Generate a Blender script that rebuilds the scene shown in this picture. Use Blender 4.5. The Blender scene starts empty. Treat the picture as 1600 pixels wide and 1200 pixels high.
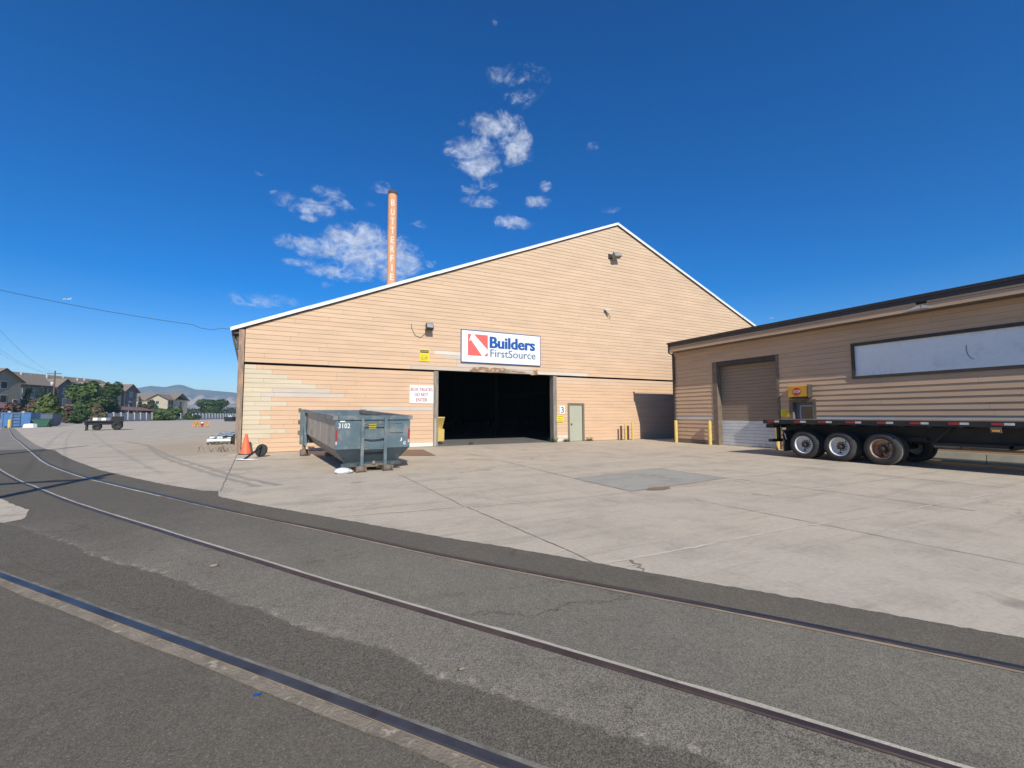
import bpy, bmesh, math, random
from mathutils import Vector, Matrix
R = random.Random(7)
S = bpy.context.scene
COL = S.collection
PI = math.pi

# ------------------------------------------------------------------ camera and survey frame
F_PX, PITCH, ROLL, YAW, CAM_H = 686.2, 0.0699, -0.0038, 0.4634, 1.52
CY, SY = math.cos(YAW), math.sin(YAW)
cam = bpy.data.cameras.new("camera")
camo = bpy.data.objects.new("camera", cam)
COL.objects.link(camo)
r_ = Vector((CY, -SY, 0))
f_ = Vector((SY * math.cos(PITCH), CY * math.cos(PITCH), math.sin(PITCH)))
u_ = r_.cross(f_)
c, s = math.cos(ROLL), math.sin(ROLL)
rr, uu = r_ * c + u_ * s, u_ * c - r_ * s
M = Matrix((rr, uu, -f_)).transposed().to_4x4()
M.translation = (0, 0, CAM_H)
camo.matrix_world = M
cam.sensor_width = 36
cam.lens = 36 * F_PX / 1600
cam.clip_start = 0.05
cam.clip_end = 30000
S.camera = camo


def far(px, dep):
    """ground position from a compass bearing (px) and a depth in metres, for the far side of the yard"""
    lat = (px - 800) / F_PX * dep
    return lat * CY + dep * SY, -lat * SY + dep * CY


def dirv(px, py):
    v = rr * ((px - 800) / F_PX) + uu * (-(py - 600) / F_PX) + f_
    return v.normalized()


# ------------------------------------------------------------------ materials
def nt(name):
    m = bpy.data.materials.new(name)
    m.use_nodes = True
    n = m.node_tree
    b = n.nodes["Principled BSDF"]
    return m, n, b


def nd(n, t, **kw):
    x = n.nodes.new(t)
    for k, v in kw.items():
        if k.startswith("_"):
            setattr(x, k[1:], v)
        else:
            x.inputs[k.replace("__", " ")].default_value = v
    return x


def mixc(n, fac, a, b, mode="MIX"):
    x = n.nodes.new("ShaderNodeMix")
    x.data_type = "RGBA"
    x.blend_type = mode
    x.clamp_factor = True
    for sock, v in ((x.inputs[0], fac), (x.inputs[6], a), (x.inputs[7], b)):
        if isinstance(v, bpy.types.NodeSocket):
            n.links.new(v, sock)
        elif isinstance(v, (int, float)):
            sock.default_value = v
        else:
            sock.default_value = (*v, 1)
    return x.outputs[2]


def noise(n, co, scale, detail=4, rough=.55, dist=0.0):
    x = nd(n, "ShaderNodeTexNoise", Scale=scale, Detail=detail, Roughness=rough, Distortion=dist)
    n.links.new(co, x.inputs["Vector"])
    return x.outputs["Fac"]


def ramp(n, fac, a, b, v0=0.0, v1=1.0):
    x = n.nodes.new("ShaderNodeMapRange")
    x.inputs[1].default_value, x.inputs[2].default_value = a, b
    x.inputs[3].default_value, x.inputs[4].default_value = v0, v1
    x.interpolation_type = "SMOOTHSTEP"
    n.links.new(fac, x.inputs[0])
    return x.outputs[0]


def coord(n, scale=(1, 1, 1), kind="Object"):
    t = n.nodes.new("ShaderNodeTexCoord")
    m = n.nodes.new("ShaderNodeMapping")
    m.inputs["Scale"].default_value = scale
    n.links.new(t.outputs[kind], m.inputs[0])
    return m.outputs[0]


def bump(n, b, h, strength, dist):
    x = nd(n, "ShaderNodeBump", Strength=strength, Distance=dist)
    n.links.new(h, x.inputs["Height"])
    n.links.new(x.outputs[0], b.inputs["Normal"])


def mat(name, c1, c2=None, scale=3.0, rough=.7, metal=0.0, bmp=0.0, stain=None, stain_amt=.5, stain_scale=1.2, stretch=(1, 1, 1), attr=False, spec=.4, spots=None):
    """weathered surface: two tones of its own colour, optional dirt or rust blotches, fine grain"""
    m, n, b = nt(name)
    c2 = c2 or tuple(x * .8 for x in c1)
    co = coord(n, stretch)
    big = noise(n, co, scale, 5, .6)
    col = mixc(n, ramp(n, big, .3, .7), c1, c2)
    if attr:
        a = n.nodes.new("ShaderNodeAttribute")
        a.attribute_name = "col"
        col = mixc(n, 1.0, a.outputs["Color"], col, "MULTIPLY")
    if stain:
        sfac = noise(n, co, stain_scale, 7, .65)
        t = .62 - .25 * stain_amt
        col = mixc(n, ramp(n, sfac, t, t + .14), col, stain)
    if spots:   # scratches and rust runs: (colour, scale, threshold, stretch)
        s2 = noise(n, coord(n, spots[3]), spots[1], 9, .75)
        col = mixc(n, ramp(n, s2, spots[2], spots[2] + .07), col, spots[0])
    fine = noise(n, co, scale * 14, 3, .6)
    col = mixc(n, .25, col, mixc(n, fine, (.55, .55, .55), (1.3, 1.3, 1.3)), "MULTIPLY") if not attr else col
    n.links.new(col, b.inputs["Base Color"])
    b.inputs["Roughness"].default_value = rough
    b.inputs["Metallic"].default_value = metal
    b.inputs["Specular IOR Level"].default_value = spec
    if bmp:
        bump(n, b, fine, bmp, .01)
    return m


def concrete_mat(name, base, tan, streak=True, dark=.8, tanarea=False, seed=0.0):
    m, n, b = nt(name)
    co = coord(n)
    co.node.inputs["Location"].default_value = (seed, seed * 2, 0)
    big = noise(n, co, .09, 6, .6)
    mid = noise(n, co, .9, 8, .68)
    fine = noise(n, co, 18, 6, .75)
    grit = noise(n, co, 130, 3, .7)
    col = mixc(n, ramp(n, big, .35, .65), base, tan)
    col = mixc(n, ramp(n, mid, .42, .72), col, tuple(x * dark for x in base))
    if streak:
        cs = coord(n, (.25, 2.6, 1))
        st = noise(n, cs, 1.1, 8, .7)
        col = mixc(n, ramp(n, st, .5, .72, 0, .7), col, tuple(x * .62 for x in base))
        cs2 = coord(n, (1.9, .16, 1))
        st2 = noise(n, cs2, 1.3, 8, .72)
        col = mixc(n, ramp(n, st2, .56, .74, 0, .45), col, tuple(x * .7 for x in base))
        # small dark oil drips
        v = nd(n, "ShaderNodeTexVoronoi", Scale=.55, Randomness=1)
        n.links.new(co, v.inputs["Vector"])
        dist_n = n.nodes.new("ShaderNodeMath")
        dist_n.operation = "ADD"
        n.links.new(v.outputs["Distance"], dist_n.inputs[0])
        n.links.new(ramp(n, noise(n, co, 5, 4), 0, 1, -.1, .1), dist_n.inputs[1])
        col = mixc(n, ramp(n, dist_n.outputs[0], .03, .12, .4, 0), col, (.09, .08, .07))
    if tanarea:
        vm = n.nodes.new("ShaderNodeVectorMath")
        vm.operation = "DISTANCE"
        n.links.new(coord(n, (1, .55, 1)), vm.inputs[0])
        vm.inputs[1].default_value = (-4.2, 14.6, 0)
        jit = n.nodes.new("ShaderNodeMath")
        jit.operation = "ADD"
        n.links.new(vm.outputs["Value"], jit.inputs[0])
        n.links.new(ramp(n, noise(n, co, .5, 5), 0, 1, -2.2, 2.2), jit.inputs[1])
        col = mixc(n, ramp(n, jit.outputs[0], 1.2, 4.2, .8, 0), col, (.5, .385, .27))
    col = mixc(n, .8, col, mixc(n, fine, (.66, .66, .66), (1.34, 1.34, 1.34)), "MULTIPLY")
    if streak:
        sp = noise(n, coord(n, (.45, 1.6, 1)), 9, 6, .8)
        col = mixc(n, ramp(n, sp, .57, .76, 0, .85), col, tuple(x * .45 for x in base))
        sp2 = noise(n, coord(n, (1.3, .5, 1)), 3.3, 8, .8)
        col = mixc(n, ramp(n, sp2, .54, .74, 0, .6), col, tuple(x * .6 for x in base))
        wv = n.nodes.new("ShaderNodeVectorMath")
        wv.operation = "MULTIPLY_ADD"
        nzc = nd(n, "ShaderNodeTexNoise", Scale=1.1, Detail=6, Roughness=.7)
        n.links.new(co, nzc.inputs["Vector"])
        n.links.new(nzc.outputs["Color"], wv.inputs[0])
        wv.inputs[1].default_value = (1.6, 1.6, 0)
        n.links.new(co, wv.inputs[2])
        vc = nd(n, "ShaderNodeTexVoronoi", Scale=.2, Randomness=1)
        vc.feature = "DISTANCE_TO_EDGE"
        n.links.new(wv.outputs[0], vc.inputs["Vector"])
        ck = n.nodes.new("ShaderNodeMath")
        ck.operation = "MULTIPLY"
        n.links.new(ramp(n, vc.outputs["Distance"], .0012, .0045, .6, 0), ck.inputs[0])
        n.links.new(ramp(n, noise(n, co, .33, 4), .46, .6), ck.inputs[1])
        col = mixc(n, ck.outputs[0], col, tuple(x * .4 for x in base))
        lt = noise(n, coord(n, (.7, 1, 1)), 2.1, 8, .75)
        col = mixc(n, ramp(n, lt, .56, .74, 0, .5), col, tuple(min(.7, x * 1.25) for x in base))
    col = mixc(n, .8, col, mixc(n, grit, (.62, .62, .62), (1.38, 1.38, 1.38)), "MULTIPLY")
    n.links.new(col, b.inputs["Base Color"])
    b.inputs["Roughness"].default_value = .9
    b.inputs["Specular IOR Level"].default_value = .25
    bump(n, b, grit, .35, .006)
    return m


def asphalt_mat(name, base, warm, light, seed=0.0, gritc=.5, fade=None, line=None):
    m, n, b = nt(name)
    co = coord(n)
    co.node.inputs["Location"].default_value = (seed, -seed, 0)
    big = noise(n, co, .35, 6, .62)
    mid = noise(n, co, 2.2, 7, .65)
    col = mixc(n, ramp(n, big, .36, .66), base, warm)
    col = mixc(n, ramp(n, mid, .5, .75, 0, .7), col, light)
    dk = noise(n, coord(n, (.8, .25, 1)), 1.1, 6, .65)
    col = mixc(n, ramp(n, dk, .55, .75, 0, .5), col, tuple(x * .62 for x in base))
    if fade:   # less worn further along the road
        sx = n.nodes.new("ShaderNodeSeparateXYZ")
        n.links.new(coord(n), sx.inputs[0])
        ad = n.nodes.new("ShaderNodeMath")
        ad.operation = "ADD"
        n.links.new(sx.outputs["Y"], ad.inputs[0])
        n.links.new(ramp(n, noise(n, co, .8, 5), 0, 1, -2, 2), ad.inputs[1])
        col = mixc(n, ramp(n, ad.outputs[0], fade[1], fade[2]), col, fade[0])
        if line:   # worn surface feathers out towards the newer paving
            dt = n.nodes.new("ShaderNodeVectorMath")
            dt.operation = "DOT_PRODUCT"
            n.links.new(coord(n), dt.inputs[0])
            dt.inputs[1].default_value = (*line[:2], 0)
            a2 = n.nodes.new("ShaderNodeMath")
            a2.operation = "ADD"
            n.links.new(dt.outputs["Value"], a2.inputs[0])
            n.links.new(ramp(n, noise(n, co, 1.3, 6, .6), 0, 1, -line[2] - .11, -line[2] + .11), a2.inputs[1])
            lf = ramp(n, a2.outputs[0], -.015, .03)
            col = mixc(n, lf, fade[0], col)
            rim = mixc(n, ramp(n, noise(n, co, 9, 5, .7), .5, .66), col, (.36, .31, .25))
            ed = ramp(n, a2.outputs[0], -.01, .02)
            e2 = ramp(n, a2.outputs[0], .03, .1, 1, 0)
            e3 = n.nodes.new("ShaderNodeMath")
            e3.operation = "MULTIPLY"
            n.links.new(ed, e3.inputs[0])
            n.links.new(e2, e3.inputs[1])
            col = mixc(n, e3.outputs[0], col, rim)
    sc = noise(n, coord(n, (1.5, .45, 1)), 2.6, 9, .8)
    col = mixc(n, ramp(n, sc, .6, .76, 0, .6), col, tuple(x * 1.75 for x in base))
    dk2 = noise(n, coord(n, (.5, .9, 1)), 1.7, 9, .72)
    col = mixc(n, ramp(n, dk2, .54, .72, 0, .65), col, tuple(x * .6 for x in base))
    vv = nd(n, "ShaderNodeTexVoronoi", Scale=.55, Randomness=1)
    vv.feature = "DISTANCE_TO_EDGE"
    wq = n.nodes.new("ShaderNodeVectorMath")
    wq.operation = "MULTIPLY_ADD"
    nq = nd(n, "ShaderNodeTexNoise", Scale=2.2, Detail=7, Roughness=.75)
    n.links.new(co, nq.inputs["Vector"])
    n.links.new(nq.outputs["Color"], wq.inputs[0])
    wq.inputs[1].default_value = (.8, .8, 0)
    n.links.new(co, wq.inputs[2])
    n.links.new(wq.outputs[0], vv.inputs["Vector"])
    cq = n.nodes.new("ShaderNodeMath")
    cq.operation = "MULTIPLY"
    n.links.new(ramp(n, vv.outputs["Distance"], .001, .0055, .7, 0), cq.inputs[0])
    n.links.new(ramp(n, noise(n, co, .5, 4), .5, .62), cq.inputs[1])
    col = mixc(n, cq.outputs[0], col, tuple(x * .35 for x in base))
    v = nd(n, "ShaderNodeTexVoronoi", Scale=170, Randomness=1)
    n.links.new(co, v.inputs["Vector"])
    sep = n.nodes.new("ShaderNodeSeparateColor")
    n.links.new(v.outputs["Color"], sep.inputs[0])
    agg = ramp(n, sep.outputs[0], 0, 1)
    col = mixc(n, gritc, col, mixc(n, agg, (.5, .5, .5), (1.52, 1.5, 1.47)), "MULTIPLY")
    md = noise(n, co, 14, 5, .8)
    col = mixc(n, .8, col, mixc(n, md, (.7, .7, .7), (1.3, 1.29, 1.27)), "MULTIPLY")
    pale = ramp(n, sep.outputs[1], .955, .985, 0, .45)
    col = mixc(n, pale, col, (.36, .34, .31))
    n.links.new(col, b.inputs["Base Color"])
    b.inputs["Roughness"].default_value = .92
    b.inputs["Specular IOR Level"].default_value = .2
    bump(n, b, v.outputs["Distance"], .25, .003)
    return m


def plain(name, c, rough=.6, metal=0.0, spec=.4):
    return mat(name, c, tuple(x * .88 for x in c), 6, rough, metal, spec=spec)


MT = {}
MT["concrete"] = concrete_mat("yard_concrete", (.55, .468, .362), (.59, .495, .37), tanarea=True)
MT["slab"] = concrete_mat("patch_concrete", (.4, .375, .31), (.44, .405, .33), streak=True, dark=.88, seed=3)
MT["joint_dark"] = mat("joint_dark", (.2, .17, .135), (.3, .26, .205), 1.2)
MT["joint_pale"] = mat("joint_pale", (.68, .6, .48), (.56, .49, .39), 2)
MT["asphalt"] = asphalt_mat("road_asphalt", (.138, .121, .094), (.158, .137, .104), (.18, .16, .126))
MT["asphalt_mid"] = asphalt_mat("grey_asphalt", (.19, .173, .137), (.215, .192, .148), (.245, .222, .178), 4, .65, fade=((.138, .121, .094), 4.0, 11.0))
MT["asphalt_old"] = asphalt_mat("worn_asphalt", (.2, .178, .14), (.23, .202, .157), (.27, .242, .195), 9, .8, fade=((.138, .121, .094), 4.0, 10.0), line=(.819, .574, 2.152))
MT["asphalt_new"] = asphalt_mat("dark_asphalt", (.1, .096, .089), (.122, .112, .1), (.14, .132, .12), 5, .6)
MT["strip_old"] = asphalt_mat("dusty_asphalt", (.27, .24, .2), (.31, .27, .22), (.22, .2, .17), 2, .4)
MT["tyre_mark"] = mat("tyre_mark", (.36, .31, .245), (.43, .37, .29), 1.5, .95)
MT["dirt"] = mat("rail_dirt", (.32, .26, .185), (.2, .165, .12), 4, .95, bmp=.8, stain=(.46, .38, .28), stain_scale=14, stain_amt=.3)
MT["gravel"] = mat("rail_gravel", (.27, .245, .2), (.16, .145, .12), 9, .95, bmp=.6)
MT["rail"] = mat("rail_worn_steel", (.17, .165, .16), (.11, .1, .095), 3, .42, .75, stain=(.13, .09, .07), stain_amt=.15, stain_scale=6)
MT["rail_rust"] = mat("rail_rusted", (.105, .07, .06), (.06, .044, .04), 4, .5, .3)
MT["rust_line"] = mat("rail_rust_edge", (.42, .31, .21), (.3, .21, .14), 4, .9)
MT["rail_dark"] = mat("rail_dark_steel", (.075, .066, .068), (.05, .046, .05), 3, .42, .4, stain=(.12, .075, .055), stain_amt=.2, stain_scale=5)
MT["rail_dust"] = mat("rail_dust", (.54, .485, .385), (.44, .39, .3), 3, .95, bmp=.5, stain=(.3, .25, .19), stain_scale=8, stain_amt=.2)
MT["siding"] = mat("painted_siding", (1.03, 1.02, 1.01), (.91, .9, .89), 1.5, .75, bmp=.1, stretch=(.35, .35, 2.2), attr=True, spec=.25, stain=(.36, .29, .225), stain_amt=-.15, stain_scale=2.6)
MT["sheath"] = mat("dark_sheathing", (.05, .042, .034), None, 2, .95)
MT["interior"] = mat("interior_shade_timber", (.02, .018, .016), None, 1, .95, spec=.1)  # near-black colour holds the darkness of the unlit inside
MT["intfloor"] = concrete_mat("warehouse_floor_concrete", (.17, .165, .155), (.19, .18, .165), streak=False, seed=7)
MT["white_trim"] = plain("white_roof_trim", (.84, .85, .85), .45)
MT["roofmetal"] = plain("roof_metal", (.55, .56, .57), .4, .3)
MT["soffit"] = plain("soffit_and_shadow_dark", (.12, .10, .085), .9)
MT["post"] = mat("weathered_post", (.33, .25, .19), (.2, .155, .125), 3, .9, bmp=.4, stain=(.45, .27, .17), stain_scale=2.5, stretch=(3, 3, .6))
MT["oldwood"] = mat("old_grey_wood", (.3, .265, .225), (.2, .17, .145), 3, .9, bmp=.4, stretch=(3, 3, .5))
MT["rot"] = mat("rotten_wood", (.34, .215, .14), (.2, .115, .07), 6, .95, bmp=.5, stain=(.5, .4, .3), stain_scale=5)
MT["trimbrown"] = mat("dark_brown_trim", (.075, .06, .05), (.055, .044, .038), 4, .8)
MT["jambbrown"] = mat("brown_jamb", (.2, .155, .12), (.15, .115, .09), 4, .85)
MT["gutter"] = plain("gutter_metal", (.07, .06, .055), .45, .3)
MT["doorgreen"] = mat("sage_door_paint", (.42, .43, .34), (.39, .40, .32), 1.5, .5)
MT["doorframe"] = plain("door_frame_brown", (.2, .16, .125), .7)
MT["doortan"] = mat("tan_door_panels", (.29, .215, .155), (.26, .195, .14), 1.5, .6)
MT["doorwhite"] = mat("white_door_panels", (.68, .7, .69), (.6, .62, .62), 2, .5, stain=(.5, .5, .48), stain_scale=1.5, stain_amt=.3)
MT["doorgrey"] = plain("grey_door_paint", (.2, .21, .21), .6)
MT["glass"] = plain("dim_glass", (.05, .05, .045), .08, 0, .6)
MT["winframe"] = plain("pale_window_frame", (.55, .58, .6), .5)
MT["white"] = plain("sign_white", (.86, .88, .88), .45)
MT["blankwhite"] = mat("blank_panel_white", (.82, .84, .84), (.78, .8, .81), .6, .35, stain=(.64, .66, .7), stain_amt=.35, stain_scale=.7)
MT["blue"] = plain("sign_blue", (.012, .09, .36), .45)
MT["slateblue"] = plain("sign_slate", (.1, .16, .27), .45)
MT["coral"] = plain("sign_coral", (.84, .14, .12), .45)
MT["signred"] = plain("lettering_red", (.42, .1, .12), .5)
MT["yellow"] = plain("sign_yellow", (.84, .66, .035), .5)
MT["black"] = plain("flat_black", (.015, .015, .016), .6)
MT["ink"] = plain("ink_dark", (.05, .055, .06), .6)
MT["bollard"] = mat("yellow_bollard_paint", (.66, .49, .15), (.56, .41, .13), 3, .6, stain=(.3, .2, .1), stain_amt=.1, stain_scale=5)
MT["darkpipe"] = mat("dark_rusted_pipe", (.06, .04, .03), (.1, .05, .035), 5, .8)
MT["dbox"] = mat("dumpster_blue_grey", (.125, .178, .202), (.09, .135, .158), 1.6, .5, stain=(.21, .225, .22), stain_amt=.5, stain_scale=2.4, bmp=.15, spots=((.17, .1, .06), 3.2, .66, (1.4, 1.4, .45)))
MT["dbox_shade"] = mat("dumpster_shade_grey", (.075, .1, .115), (.055, .075, .088), 2, .55, stain=(.12, .14, .145), stain_amt=.35, stain_scale=3)  # darker dumpster paint: the shade of down-facing panels put into the colour
MT["dbox_side"] = mat("dumpster_faded_side", (.42, .355, .29), (.31, .265, .22), 1.2, .5, stain=(.1, .105, .11), stain_amt=.35, stain_scale=1.4, bmp=.2, spec=.6, spots=((.2, .12, .075), 2.2, .62, (1, 1, .5)))
MT["dbox_scuff"] = mat("dumpster_scuffed", (.32, .28, .235), (.24, .21, .18), 2, .7, stain=(.02, .02, .022), stain_amt=.42, stain_scale=2.6)
MT["dbox_rim"] = mat("dumpster_rim", (.24, .235, .215), (.14, .17, .19), 1.5, .6, stain=(.33, .26, .19), stain_amt=.35, stain_scale=2)
MT["roller"] = mat("rusty_roller", (.24, .19, .145), (.15, .12, .095), 5, .8, bmp=.3)
MT["steelplate"] = mat("rust_plate", (.26, .165, .105), (.3, .2, .13), 1.2, .85, spec=.2)
MT["red"] = plain("reflector_red", (.34, .035, .035), .4)
MT["reflwhite"] = mat("reflector_white", (.6, .6, .6), (.45, .45, .45), 9, .4)
MT["orange"] = mat("cone_orange", (.9, .17, .07), (.82, .15, .06), 3, .5)
MT["rubber"] = mat("tyre_rubber", (.028, .028, .029), (.045, .043, .04), 3, .85, bmp=.3, stain=(.075, .068, .06), stain_amt=.25)
MT["tread_worn_lit"] = mat("tyre_tread_worn_sunlit", (.22, .2, .17), (.12, .11, .1), 8, .9, bmp=.4)  # pale stripe mixes tread wear with sunlight put into the colour
MT["rimwhite"] = mat("white_rim", (.74, .73, .70), (.62, .6, .56), 4, .45, stain=(.38, .25, .14), stain_amt=.2, stain_scale=3)
MT["rimrust"] = mat("rusty_rim", (.5, .42, .33), (.36, .2, .1), 4, .55, stain=(.22, .08, .03), stain_amt=.65, stain_scale=3)
MT["hub"] = mat("greasy_hub", (.06, .045, .04), (.1, .06, .045), 8, .6, .4)
MT["chassis"] = mat("chassis_black", (.016, .016, .017), (.028, .026, .024), 2, .65, spots=((.07, .055, .042), 2.5, .64, (1, .5, 1)))
MT["deckwood"] = mat("deck_boards", (.17, .13, .1), (.12, .095, .075), 2, .85, stretch=(1, 6, 1))
MT["grey_metal"] = mat("grey_metal", (.2, .21, .22), (.15, .155, .16), 3, .5, .5)
MT["lampbody"] = plain("lamp_bronze", (.06, .06, .058), .5, .3)
MT["lampglass"] = plain("lamp_glass", (.35, .36, .36), .15)
MT["camwhite"] = plain("camera_white", (.8, .8, .8), .4)
MT["boxgold"] = mat("light_box_gold", (.62, .34, .03), (.55, .28, .03), 3, .4, stain=(.35, .17, .03), stain_amt=.3, stain_scale=4)
MT["stopred"] = plain("stop_red", (.5, .05, .04), .45)
MT["barrier"] = mat("barrier_concrete", (.45, .43, .38), (.37, .35, .31), 2, .9, bmp=.3)
MT["wrap"] = mat("printed_wrap", (.85, .85, .85), (.8, .8, .8), 2, .4, stain=(.02, .02, .02), stain_amt=.78, stain_scale=3.2, stretch=(1, .35, 2))
MT["wrapwhite"] = mat("white_wrap", (.85, .85, .84), (.72, .72, .72), 3, .4)
MT["wrapdark"] = mat("dark_bundle", (.045, .045, .045), (.02, .02, .02), 6, .6, stain=(.6, .6, .6), stain_amt=.45, stain_scale=7, stretch=(1, 1, 3))
MT["bag"] = mat("white_plastic", (.8, .81, .82), (.7, .72, .74), 5, .4)
MT["skipblue"] = mat("skip_blue", (.06, .18, .4), (.05, .15, .34), 1, .5, stain=(.14, .26, .45), stain_amt=.4)
MT["skipdark"] = mat("skip_slate", (.1, .13, .17), (.08, .1, .13), 1, .6)
MT["skipgreen"] = mat("skip_green", (.02, .11, .07), (.02, .085, .055), 1, .6)
MT["barricade"] = plain("barricade_orange", (.85, .4, .08), .5)
MT["fence"] = mat("fence_precast", (.5, .49, .49), (.4, .395, .4), .5, .9, stain=(.42, .42, .43), stain_amt=.3, stain_scale=.5)
MT["fencepost"] = mat("fence_post_precast", (.55, .54, .5), (.46, .45, .42), 1, .9)
MT["olive"] = mat("olive_wall", (.27, .25, .2), (.25, .23, .185), .5, .8)
MT["slate"] = mat("slate_wall", (.15, .15, .155), (.13, .13, .135), .5, .8)
MT["cream"] = mat("cream_wall", (.47, .41, .31), (.43, .37, .28), .5, .8)
MT["shingle"] = mat("brown_shingles", (.27, .215, .165), (.22, .175, .13), 1.5, .9, stretch=(1, 1, 5))
MT["carport"] = mat("red_metal_roof", (.33, .155, .125), (.28, .13, .105), .6, .6)
MT["fasciabrown"] = plain("fascia_brown", (.06, .045, .035), .7)
MT["bark"] = mat("bark", (.09, .065, .045), None, 3, .95)
MT["polewood"] = mat("pole_wood", (.16, .11, .08), (.12, .085, .06), 3, .9)
MT["cable"] = plain("cable_black", (.02, .02, .02), .6)


def leaf_mat(name):
    m, n, b = nt(name)
    a = n.nodes.new("ShaderNodeAttribute")
    a.attribute_name = "col"
    n.links.new(a.outputs["Color"], b.inputs["Base Color"])
    b.inputs["Roughness"].default_value = .6
    b.inputs["Specular IOR Level"].default_value = .2
    return m


MT["leaf"] = leaf_mat("leaves")
MT["chimney"] = mat("chimney_painted_brick", (.74, .37, .2), (.66, .33, .18), .3, .8, stain=(.56, .28, .15), stain_amt=.35, stain_scale=.25, stretch=(1, 1, .4))
MT["letterwhite"] = plain("letter_white", (.84, .72, .61), .6)
MT["sooty"] = mat("sooty_band", (.1, .07, .06), None, 2, .9)


# ------------------------------------------------------------------ mesh builder
class MB:
    def __init__(s):
        s.v, s.f, s.m, s.c = [], [], [], []
        s.sm = []

    def add(s, vs, fs, mi=0, col=(1, 1, 1), smooth=False):
        o = len(s.v)
        s.v += [tuple(p) for p in vs]
        for f in fs:
            s.f.append([o + i for i in f])
            s.m.append(mi)
            s.c.append(col)
            s.sm.append(smooth)

    def hexa(s, p, mi=0, col=(1, 1, 1)):
        """8 corners: bottom ring 0-3, top ring 4-7"""
        s.add(p, [(3, 2, 1, 0), (4, 5, 6, 7), (0, 1, 5, 4), (1, 2, 6, 5), (2, 3, 7, 6), (3, 0, 4, 7)], mi, col)

    def bx(s, x0, x1, y0, y1, z0, z1, mi=0, col=(1, 1, 1)):
        s.hexa([(x0, y0, z0), (x1, y0, z0), (x1, y1, z0), (x0, y1, z0), (x0, y0, z1), (x1, y0, z1), (x1, y1, z1), (x0, y1, z1)], mi, col)

    def box(s, c, size, rot=None, mi=0, col=(1, 1, 1)):
        h = [x / 2 for x in size]
        p = []
        for z in (-1, 1):
            for x, y in ((-1, -1), (1, -1), (1, 1), (-1, 1)):
                q = Vector((x * h[0], y * h[1], z * h[2]))
                if rot:
                    q = rot @ q
                p.append(q + Vector(c))
        s.hexa(p, mi, col)

    def beam(s, a, b, w, h, mi=0, up=(0, 0, 1)):
        a, b = Vector(a), Vector(b)
        d = (b - a).normalized()
        side = d.cross(Vector(up))
        if side.length < 1e-4:
            side = d.cross(Vector((1, 0, 0)))
        side.normalize()
        up = side.cross(d)
        p = []
        for q in (a, b):
            p += [q - side * w / 2 - up * h / 2, q + side * w / 2 - up * h / 2, q + side * w / 2 + up * h / 2, q - side * w / 2 + up * h / 2]
        s.hexa([p[i] for i in (0, 1, 2, 3, 4, 5, 6, 7)], mi)

    def tube(s, pts, r, n=8, mi=0, cap=True, col=(1, 1, 1)):
        pts = [Vector(p) for p in pts]
        rs = r if isinstance(r, (list, tuple)) else [r] * len(pts)
        rings = []
        prev = None
        for i, p in enumerate(pts):
            d = (pts[min(i + 1, len(pts) - 1)] - pts[max(i - 1, 0)]).normalized()
            if prev is None:
                prev = d.orthogonal().normalized()
            prev = (prev - d * prev.dot(d)).normalized()
            b = d.cross(prev)
            rings.append([p + (prev * math.cos(2 * PI * k / n) + b * math.sin(2 * PI * k / n)) * rs[i] for k in range(n)])
        vs = [q for g in rings for q in g]
        fs = []
        for i in range(len(pts) - 1):
            for k in range(n):
                fs.append((i * n + k, i * n + (k + 1) % n, (i + 1) * n + (k + 1) % n, (i + 1) * n + k))
        s.add(vs, fs, mi, col, True)
        if cap:
            s.add(rings[0], [list(range(n))[::-1]], mi, col)
            s.add(rings[-1], [list(range(n))], mi, col)

    def lathe(s, o, ax, prof, n=24, mi=0, col=(1, 1, 1)):
        """prof: (distance along axis, radius)"""
        o, ax = Vector(o), Vector(ax).normalized()
        a = ax.orthogonal().normalized()
        b = ax.cross(a)
        vs, fs = [], []
        for t, r in prof:
            for k in range(n):
                an = 2 * PI * k / n
                vs.append(o + ax * t + (a * math.cos(an) + b * math.sin(an)) * r)
        for i in range(len(prof) - 1):
            for k in range(n):
                fs.append((i * n + k, i * n + (k + 1) % n, (i + 1) * n + (k + 1) % n, (i + 1) * n + k))
        s.add(vs, fs, mi, col, True)

    def poly(s, pts, z=None, mi=0, col=(1, 1, 1)):
        vs = [(p[0], p[1], z if z is not None else p[2]) for p in pts]
        s.add(vs, [list(range(len(vs)))], mi, col)

    def prism(s, pts, vec, mi=0, col=(1, 1, 1)):
        n = len(pts)
        a = [Vector(p) for p in pts]
        b = [p + Vector(vec) for p in a]
        s.add(a + b, [list(range(n))[::-1], list(range(n, 2 * n))] + [(i, (i + 1) % n, n + (i + 1) % n, n + i) for i in range(n)], mi, col)

    def ball(s, c, r, n=8, mi=0, jit=0.0, sq=(1, 1, 1)):
        vs, fs = [], []
        c = Vector(c)
        m = n // 2 + 2
        for i in range(m + 1):
            th = PI * i / m
            for k in range(n):
                ph = 2 * PI * k / n
                q = r * (1 + R.uniform(-jit, jit))
                vs.append(c + Vector((math.sin(th) * math.cos(ph) * q * sq[0], math.sin(th) * math.sin(ph) * q * sq[1], math.cos(th) * q * sq[2])))
        for i in range(m):
            for k in range(n):
                fs.append((i * n + k, (i + 1) * n + k, (i + 1) * n + (k + 1) % n, i * n + (k + 1) % n))
        s.add(vs, fs, mi, (1, 1, 1), True)

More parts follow.
